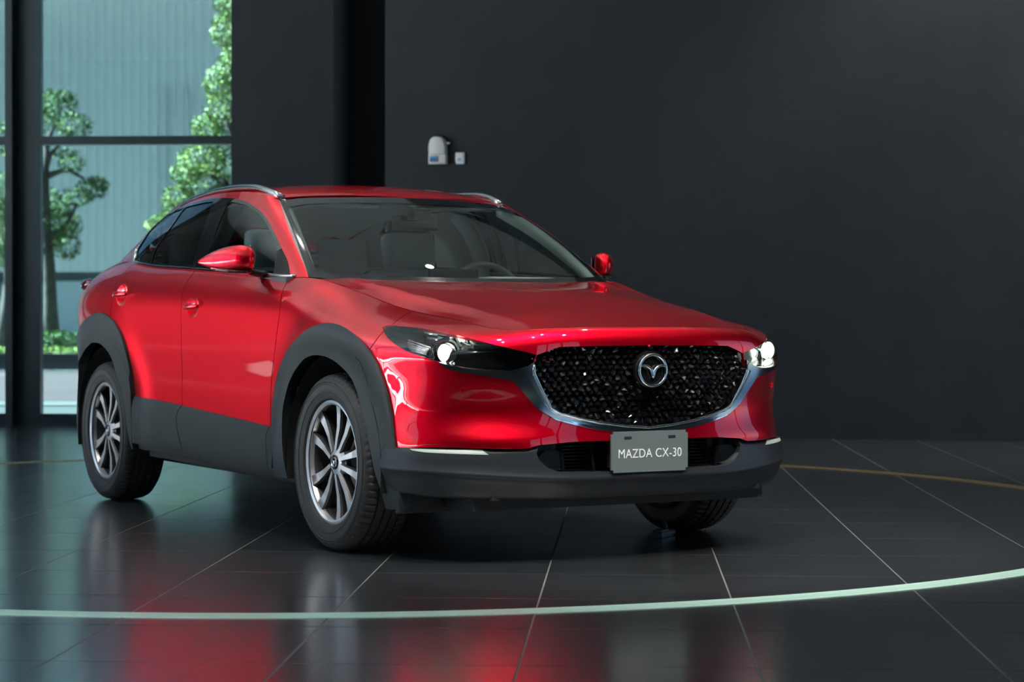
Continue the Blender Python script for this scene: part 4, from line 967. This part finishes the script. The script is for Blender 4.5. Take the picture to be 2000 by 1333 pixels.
# ---------------------------------------------------------------- head lamps
def on_lower(s, v, off=0., sd=1):
    p, n, _, _ = LOWER.frame(np.array([s]), np.array([v])); p = p[0]+n[0]*off; n = n[0].copy()
    if sd: p[0] *= -1; n[0] *= -1
    return p, n
from_px_lamp = FT['lamp_c'][0]
for sd in (1, 0):
    hl = empty('headlamp', (0, 0, 0), car)
    piece('lamp_housing', LOWER, R['lamp'], C['gloss_black'], hl, (sd,), -.055, 0)
    piece('lamp_lens', LOWER, R['lamp'], C['lens'], hl, (sd,), .001, .055)
    p, n = on_lower(from_px_lamp[0], from_px_lamp[1], -.05, sd)
    dirv = Vector((-.10 if sd else .10, -1, 0)).normalized(); rot = Vector((0, -1, 0)).rotation_difference(dirv)
    pe = lathe_obj('projector', [(.03, .040), (-.016, .042), (-.020, .040), (-.018, .036), (.0, .034), (.02, .030)], C['chrome_dark'], hl, 40, 'y'); pe.location = p; pe.rotation_euler = rot.to_euler()
    le = lathe_obj('projector_lens', [(-.012, .0001), (-.011, .012), (-.007, .023), (.0, .030), (.006, .031)], C['lamp_on'], hl, 32, 'y'); le.location = p; le.rotation_euler = rot.to_euler(); le['label'] = 'lit white projector lens'
    sr = [(.041*math.cos(a), -.022, .041*math.sin(a)) for a in np.linspace(-1.2, 1.4, 20)]
    o = tube_obj('signature_ring', [((x if sd else -x)*1.12, y, z*1.12) for x, y, z in sr], .0042, C['drl_on'], hl, 8); o.location = p
    for i in range(6):       # ribbed reflector towards the outer end
        a, _n = on_lower(from_px_lamp[0]+.075, from_px_lamp[1]+.028-i*.0125, -.04, sd); b, _n = on_lower(from_px_lamp[0]+.21-i*.012, from_px_lamp[1]+.046-i*.0135, -.032, sd)
        tube_obj('reflector_rib', [a, (a+b)/2, b], .0035, C['alloy'], hl, 6)
    ls = [on_lower(s, v, -.012, sd)[0] for s, v in smooth_line(FT['lamp_strip'], .03)]
    tube_obj('light_guide', ls, .005, C['chrome'], hl, 6)
# parking sensors
for sd in (1, 0):
    for q, kk in ((FT['sensor'][0], 'bumper'), ([.30, .46], 'grille')):
        p, n = on_lower(q[0], q[1], .0004 if kk == 'bumper' else -.004, sd); o = lathe_obj('parking_sensor', [(0, .0001), (0, .0085), (.002, .0088), (.002, .0100), (-.001, .0105), (-.012, .0105)], C['paint'] if kk == 'bumper' else C['gloss_black'], car, 24, 'y')
        o.location = p; o.rotation_euler = Vector((0, 1, 0)).rotation_difference(Vector(n)).to_euler()
# ---------------------------------------------------------------- door handles
for (s, v), cup, dset in ((hnd[0], cup1, doors_f), (hnd[1], cup2, doors_r)):
    cg = np.array(cup)
    for sd in (1, 0):
        d = dset[1-sd]
        V = []; F = []; nr = 5; m = len(cg); c = cg.mean(0)
        for j in range(nr+1):
            r = 1-j/nr; q = c+(cg-c)*r; p, n, _, _ = LOWER.frame(q[:, 0], q[:, 1]); dep = .024*(1-r*r)**.8; p = p-n*dep
            if sd: p[:, 0] *= -1
            V += p.tolist()
        for j in range(nr):
            for i in range(m): F.append((j*m+i, j*m+(i+1) % m, (j+1)*m+(i+1) % m, (j+1)*m+i))
        if not sd: F = [f[::-1] for f in F]
        mesh_obj('handle_cup', V, F, C['paint'], d)
        hp = []
        for t in np.linspace(-1, 1, 13): q, n = on_lower(s-t*.088-.012, v-.004+.006*t, .016+.016*(1-t*t), sd); hp.append(q)
        o = tube_obj('door_handle', hp, [.007+.008*(1-abs(t)**3) for t in np.linspace(-1, 1, 13)], C['paint'], d, 10, flat=((1, 0, 0), .7))
        tube_obj('handle_trim', [Vector(q)+Vector((0, 0, .011)) for q in hp[1:-1]], .0035, C['chrome'], d, 6)
# ---------------------------------------------------------------- door mirrors
def mirror(sd):
    # outline stations from inner to outer end: (t, centre offset y, z, half depth y, half height z)
    mt = empty('door_mirror', (0, 0, 0), car)
    st = [(.0, .715, 1.150, .030, .040), (.05, .715, 1.150, .052, .055), (.2, .722, 1.152, .070, .062), (.42, .745, 1.153, .074, .061), (.64, .785, 1.151, .066, .053), (.82, .840, 1.148, .048, .038), (.94, .900, 1.146, .026, .019), (1., .945, 1.145, .006, .005)]
    x0, L = .858, .158; V = []; F = []; m = 28
    for t, cy_, cz, hy, hz in st:
        for k in range(m):
            a = 2*math.pi*k/m; ca, sa = math.cos(a), math.sin(a)
            yy = -abs(ca)**.85*hy if ca > 0 else .040*abs(ca)**.3*(hy/.074)
            V.append((sd*(x0+t*L), .10+cy_+yy, cz+math.copysign(abs(sa)**.9, sa)*hz*(1 if sa > 0 else .85)))
    n = len(st)
    for i in range(n-1):
        for k in range(m): F.append((i*m+k, i*m+(k+1) % m, (i+1)*m+(k+1) % m, (i+1)*m+k))
    F.append(tuple(range(m))); F.append(tuple((n-1)*m+k for k in range(m)))
    bm = bmesh.new(); vs = [bm.verts.new(v) for v in V]
    for f in F: bm.faces.new([vs[i] for i in f])
    o = bm_obj('mirror_shell', bm, C['paint'], mt, True, 60); mo = o.modifiers.new('s', 'SUBSURF'); mo.levels = 1; mo.render_levels = 1
    bm = bmesh.new(); add_box(bm, Vector((sd*.92, .890, 1.148)), (.13, .006, .085), Matrix.Rotation(sd*.45, 4, 'Z'), .002); bm_obj('mirror_glass', bm, C['chrome_dark'], mt)
    tube_obj('mirror_foot', [(sd*.785, .86, 1.092), (sd*.82, .845, 1.094), (sd*.86, .835, 1.102), (sd*.92, .845, 1.108)], [.036, .032, .032, .030], C['black'], mt, 10, flat=((0, 0, 1), .45))
    lo = [(sd*(x0+t*L), .10+c-.2*h, cz-hz*.86) for t, c, cz, h, hz in st[1:-2]]; tube_obj('mirror_lower_trim', lo, [.03, .045, .045, .036, .02], C['gloss_black'], mt, 8, flat=((0, 0, 1), .22))
mirror(-1); mirror(1)
# ---------------------------------------------------------------- wheels
def spoke_mesh(t):
    """one spoke along +z of the wheel plane (x outwards), face silver, flanks grey"""
    st = [(.046, .006, .0085, .0, .010), (.085, .002, .0095, 0, .013), (.130, -.004, .0125, 0, .015), (.180, -.004, .0165, 0, .014), (.215, .0, .020, 0, .012), (.238, .004, .022, 0, .010)]
    V = []; F = []; MI = []
    for r, x, hw, sh, bev in st:
        sh = t*(.003+math.tan(math.radians(13.8))*r)
        V += [(x, -hw+sh, r), (x, hw+sh, r), (x-.010, hw+sh+.0035, r), (x-.042, hw*.8+sh, r), (x-.042, -hw*.8+sh, r), (x-.010, -hw+sh-.0035, r)]
    for i in range(len(st)-1):
        for k in range(6): F.append((i*6+k, i*6+(k+1) % 6, (i+1)*6+(k+1) % 6, (i+1)*6+k)); MI.append(0 if k == 0 else 1)
    F += [tuple(range(6)), tuple((len(st)-1)*6+k for k in range(6))]; MI += [1, 1]
    bm = bmesh.new(); vs = [bm.verts.new(v) for v in V]
    for f, mi in zip(F, MI): bm.faces.new([vs[i] for i in f]).material_index = mi
    return bm_obj('spoke', bm, None, None, False, mats=[C['alloy'], C['alloy_dark']])
def make_wheel():
    NSEG = 144
    rim = lathe_obj('wheel', [(.018, .2235), (.024, .232), (.022, .240), (.014, .2465), (.006, .247), (.004, .238), (-.012, .232), (-.10, .222), (-.19, .230), (-.20, .245)], C['alloy'], None, 96, 'x')
    rim.data.materials.append(C['alloy_dark'])
    for p in rim.data.polygons:
        if p.center.x < -.004: p.material_index = 1
    # tyre
    half = .108; prof = [(.020, .240), (.030, .247), (.036, .262), (.0405, .285), (.040, .300), (.0415, .302), (.036, .318), (.024, .333), (.010, .340), (-.006, .3435)]
    xs = [-.012, -.0125, -.0205, -.021, -.045, -.0455, -.0535, -.054, -.0875-.0, ]
    tread = [(-.016, .3445), (-.0165, .337), (-.0245, .337), (-.025, .345), (-.050, .3455), (-.0505, .338), (-.0585, .338), (-.059, .3458)]
    right = [(-.084-.0, .3458)]
    half_prof = prof+tread
    mid = -.0715
    prof_all = half_prof+[(2*mid-x, r) for x, r in half_prof[::-1]]
    n = len(prof_all); sh = [i for i in range(n) if (7 <= i <= 10) or (n-11 <= i <= n-8)]; cn = [i for i in range(n) if i in (13, 14, n-14, n-15)]
    def mod(i, k):
        if i in sh: return -.0055 if k % 4 == 0 else 0
        if i in cn: return -.004 if k % 6 == 0 else 0
        return 0
    ty = lathe_obj('tyre', prof_all, C['rubber'], rim, NSEG*2, 'x', mod, 30)
    for rr in (.2725, .312): tube_obj('sidewall_rib', [(.0385 if rr < .3 else .0395, rr*math.cos(a), rr*math.sin(a)) for a in np.linspace(0, 2*math.pi, 73)[:-1]], .0016, C['rubber'], rim, 5, True)
    sms = {}
    for t in (-1, 1): sp = spoke_mesh(t); sms[t] = sp.data; bpy.data.objects.remove(sp)
    for i in range(5):
        for t in (-1, 1):
            o = bpy.data.objects.new('spoke', sms[t]); COL.objects.link(o); o.parent = rim
            c = math.radians(72*i); half_ = math.radians(5.5)
            # pair leans apart: rotate about the wheel axis by the centre angle, offset near hub, spread at the rim
            o.matrix_local = Matrix.Rotation(-c-math.pi/2, 4, 'X')
    lathe_obj('hub', [(-.045, .062), (-.010, .060), (.002, .050), (.006, .034), (.006, .0001)], C['alloy'], rim, 40, 'x')
    cap = lathe_obj('hub_cap', [(.004, .030), (.010, .029), (.012, .0265), (.009, .025), (.009, .0001)], C['gloss_black'], rim, 32, 'x')
    tube_obj('cap_emblem', [(.0105, y, z) for y, z in smooth_line([(-.017, .005), (-.008, .005), (0, -.007), (.008, .005), (.017, .005)], .004)], .002, C['chrome'], rim, 6)
    tube_obj('cap_ring', [(.0105, .020*math.cos(a), .019*math.sin(a)) for a in np.linspace(0, 2*math.pi, 33)[:-1]], .0018, C['chrome'], rim, 6, True)
    for i in range(5):
        a = math.radians(72*i+36+180); o = lathe_obj('lug_nut', [(-.030, .014), (-.010, .0135), (-.008, .010), (-.008, .0001)], C['alloy_dark'], rim, 12, 'x'); o.location = (.0, .0575*math.cos(a), .0575*math.sin(a))
    lathe_obj('brake_disc', [(-.115, .06), (-.095, .07), (-.095, .150), (-.118, .150), (-.118, .07)], C['steel'], rim, 48, 'x')
    cb = box_obj('brake_caliper', (-.105, .0, .0), (.075, .11, .16), C['alloy_dark'], rim, bevel=.015); cb.location = (0, .135, .03)
    return rim
wheel0 = make_wheel()
def copy_tree(o, parent):
    c = o.copy(); COL.objects.link(c); c.parent = parent
    for ch in o.children: copy_tree(ch, c)
    return c
for i, (x, y, sd) in enumerate(((-.8505, 0, -1), (-.8505, 2.655, -1), (.8505, 0, 1), (.8505, 2.655, 1))):
    w = wheel0 if i == 0 else copy_tree(wheel0, None)
    w.parent = car; w.location = (x, y, .3455); w.rotation_euler = (0, 0, math.pi if sd < 0 else 0)
# wheel wells and floor pan
for yc in (0, 2.655):
    for sd in (-1, 1):
        V = []; F = []; n = 28
        for i in range(n+1):
            a = math.pi*1.12*i/n-math.pi*.06
            for x in (.872, .60): V.append((sd*x, yc+.43*math.cos(a), .335+.43*math.sin(a)))
        F = [(2*i, 2*i+1, 2*i+3, 2*i+2) for i in range(n)]; k = len(V)
        V += [(sd*.60, yc, .335)]; F += [(2*i+1, k, 2*i+3) for i in range(n)]
        mesh_obj('wheel_well', V, F, C['black'], car)
box_obj('floor_pan', (0, 1.33, .225), (1.28, 4.1, .05), C['black'], car)
box_obj('floor_pan_side', (0, 1.33, .26), (1.60, 1.78, .04), C['black'], car)
box_obj('front_undertray', (0, -.60, .252), (1.20, .36, .02), C['black'], car)
for sd in (-1, 1): box_obj('air_deflector', (sd*.72, -.48, .225), (.22, .03, .085), C['black'], car, bevel=.004)
# rear lamps
for sd in (-1, 1):
    tl = [(sd*.66, 3.335, 1.055), (sd*.735, 3.26, 1.07), (sd*.79, 3.15, 1.08), (sd*.815, 3.02, 1.085)]
    tube_obj('tail_lamp', tl, [.035, .05, .045, .012], C['tail'], car, 12, flat=((0, 0, 1), .8))
# ---------------------------------------------------------------- cabin
dash = empty('dashboard', (0, .0, 0), car)
V = []; F = []; prof = [(.36, 1.02), (.50, 1.045), (.66, 1.05), (.76, 1.035), (.80, .98), (.78, .86), (.74, .62)]
xs = np.linspace(-.70, .70, 15)
for x in xs:
    for y, z in prof: V.append((x, y+.10*(x/.7)**2, z-.01*(x/.7)**2))
n = len(prof); F = [(i*n+k, i*n+k+1, (i+1)*n+k+1, (i+1)*n+k) for i in range(len(xs)-1) for k in range(n-1)]
mesh_obj('dash_top', V, F, C['interior_dark'], dash)
box_obj('instrument_hood', (.36, .70, 1.065), (.34, .16, .05), C['interior'], dash, bevel=.02, smooth=True)
box_obj('screen', (.0, .62, 1.085), (.24, .02, .07), C['gloss_black'], dash, bevel=.004)
sw = [(.36+.185*math.cos(a), .93+.08*math.sin(a)*.9, .985+.170*math.sin(a)) for a in np.linspace(0, 2*math.pi, 41)[:-1]]
wh = tube_obj('steering_wheel', sw, .015, C['interior_dark'], car, 8, True)
box_obj('steering_boss', (.36, .92, .975), (.14, .05, .10), C['interior_dark'], wh, bevel=.02)
for sx in (-1, 1): tube_obj('steering_spoke', [(.36, .92, .975), (.36+sx*.175, .93, .985)], .014, C['interior_dark'], wh, 6)
def seat(x, y, w=.50, m=C['leather']):
    s = empty('seat', (x, y, 0), car)
    bm = bmesh.new(); add_box(bm, Vector((0, 0, .50)), (w, .52, .16), Matrix.Rotation(.12, 4, 'X'), .05); bm_obj('seat_cushion', bm, m, s, True)
    bm = bmesh.new(); add_box(bm, Vector((0, .36, .84)), (w*.96, .14, .62), Matrix.Rotation(-.30, 4, 'X'), .055); bm_obj('seat_back', bm, m, s, True)
    return s
def headrest(s, x=0):
    bm = bmesh.new(); add_box(bm, Vector((x, .47, 1.235)), (.26, .10, .18), Matrix.Rotation(-.2, 4, 'X'), .04); bm_obj('headrest', bm, C['leather'], s, True)
    for d in (-.06, .06): tube_obj('headrest_post', [(x+d, .455, 1.10), (x+d, .465, 1.18)], .007, C['chrome'], s, 6)
for x in (-.36, .36): headrest(seat(x, 1.28))
rs = seat(0, 2.15, 1.22)
for x in (-.42, 0, .42): headrest(rs, x)
# roof lining, pillars, visors
V = []; F = []
xs = np.linspace(-.52, .52, 13); ys = np.linspace(1.17, 2.8, 12)
for y in ys:
    zc = float(curve1(RC, y)[0, 0])-.045
    for x in xs: V.append((x, y+.10*(x/.52)**2*(1 if y < 1.5 else 0), zc-.06*(abs(x)/.52)**2.4))
n = len(xs); F = [(j*n+i, j*n+i+1, (j+1)*n+i+1, (j+1)*n+i) for j in range(len(ys)-1) for i in range(n-1)]
mesh_obj('roof_lining', V, F, C['headliner'], car)
for sd in (-1, 1):
    sp = np.linspace(.02, .96, 12); ap = GREEN.pos(np.full(12, SW+.005), sp*VG); an = [(sd*(p[0]-.035), p[1]+.03, p[2]-.012) for p in ap]
    tube_obj('windshield_pillar_lining', an, .030, C['headliner'], car, 8)
    bp3 = GREEN.pos(np.interp(sp*VG, ln('b_line')[::-1, 1], ln('b_line')[::-1, 0]), sp*VG); tube_obj('center_pillar_lining', [(sd*(p[0]-.075), p[1], p[2]-.03) for p in bp3[:-1]], .04, C['interior'], car, 8)
    box_obj('sun_visor', (sd*.30, 1.215, 1.428), (.40, .14, .016), C['headliner'], car, Matrix.Rotation(.25, 4, 'X'), .006)
    box_obj('door_lining', (sd*.77, 1.45, .93), (.06, 1.7, .30), C['interior_dark'], car, bevel=.02)
im = box_obj('interior_mirror', (.0, .985, 1.335), (.22, .025, .065), C['gloss_black'], car, bevel=.010)
box_obj('mirror_sensor', (.0, .95, 1.372), (.09, .10, .05), C['interior_dark'], im, bevel=.01)
rm = box_obj('interior_mirror_face', (0, 1.0, 1.335), (.20, .004, .052), C['chrome'], im)
# ---------------------------------------------------------------- charger cable left on the floor
pp_ = np.array([.545, -.19, 0]); plug = empty('power_adapter', pp_, None, .52); tag(plug, 'small dark grey power adapter with a short looped cable beside the far front wheel', 'adapter')
dg = mat('dark_grey_plastic', (.12, .13, .14), .4)
box_obj('adapter_base', (0, 0, .012), (.10, .05, .022), dg, plug, bevel=.004)
box_obj('adapter_lid', (-.01, 0, .0275), (.075, .04, .009), mat('grey_plastic', (.13, .135, .14), .35), plug, bevel=.002)
lathe_obj('connector', [(-.02, .0001), (-.02, .010), (.0, .012), (.02, .012), (.028, .008), (.028, .0001)], dg, plug, 16, 'x', loc=(.075, -.004, .014))
tube_obj('cable', [(.03, .0, .026), (.055, .01, .036), (.085, .03, .047), (.115, .05, .05), (.14, .055, .045), (.15, .05, .03), (.15, .06, .006), (.10, .09, .005)], .006, dg, plug, 8)
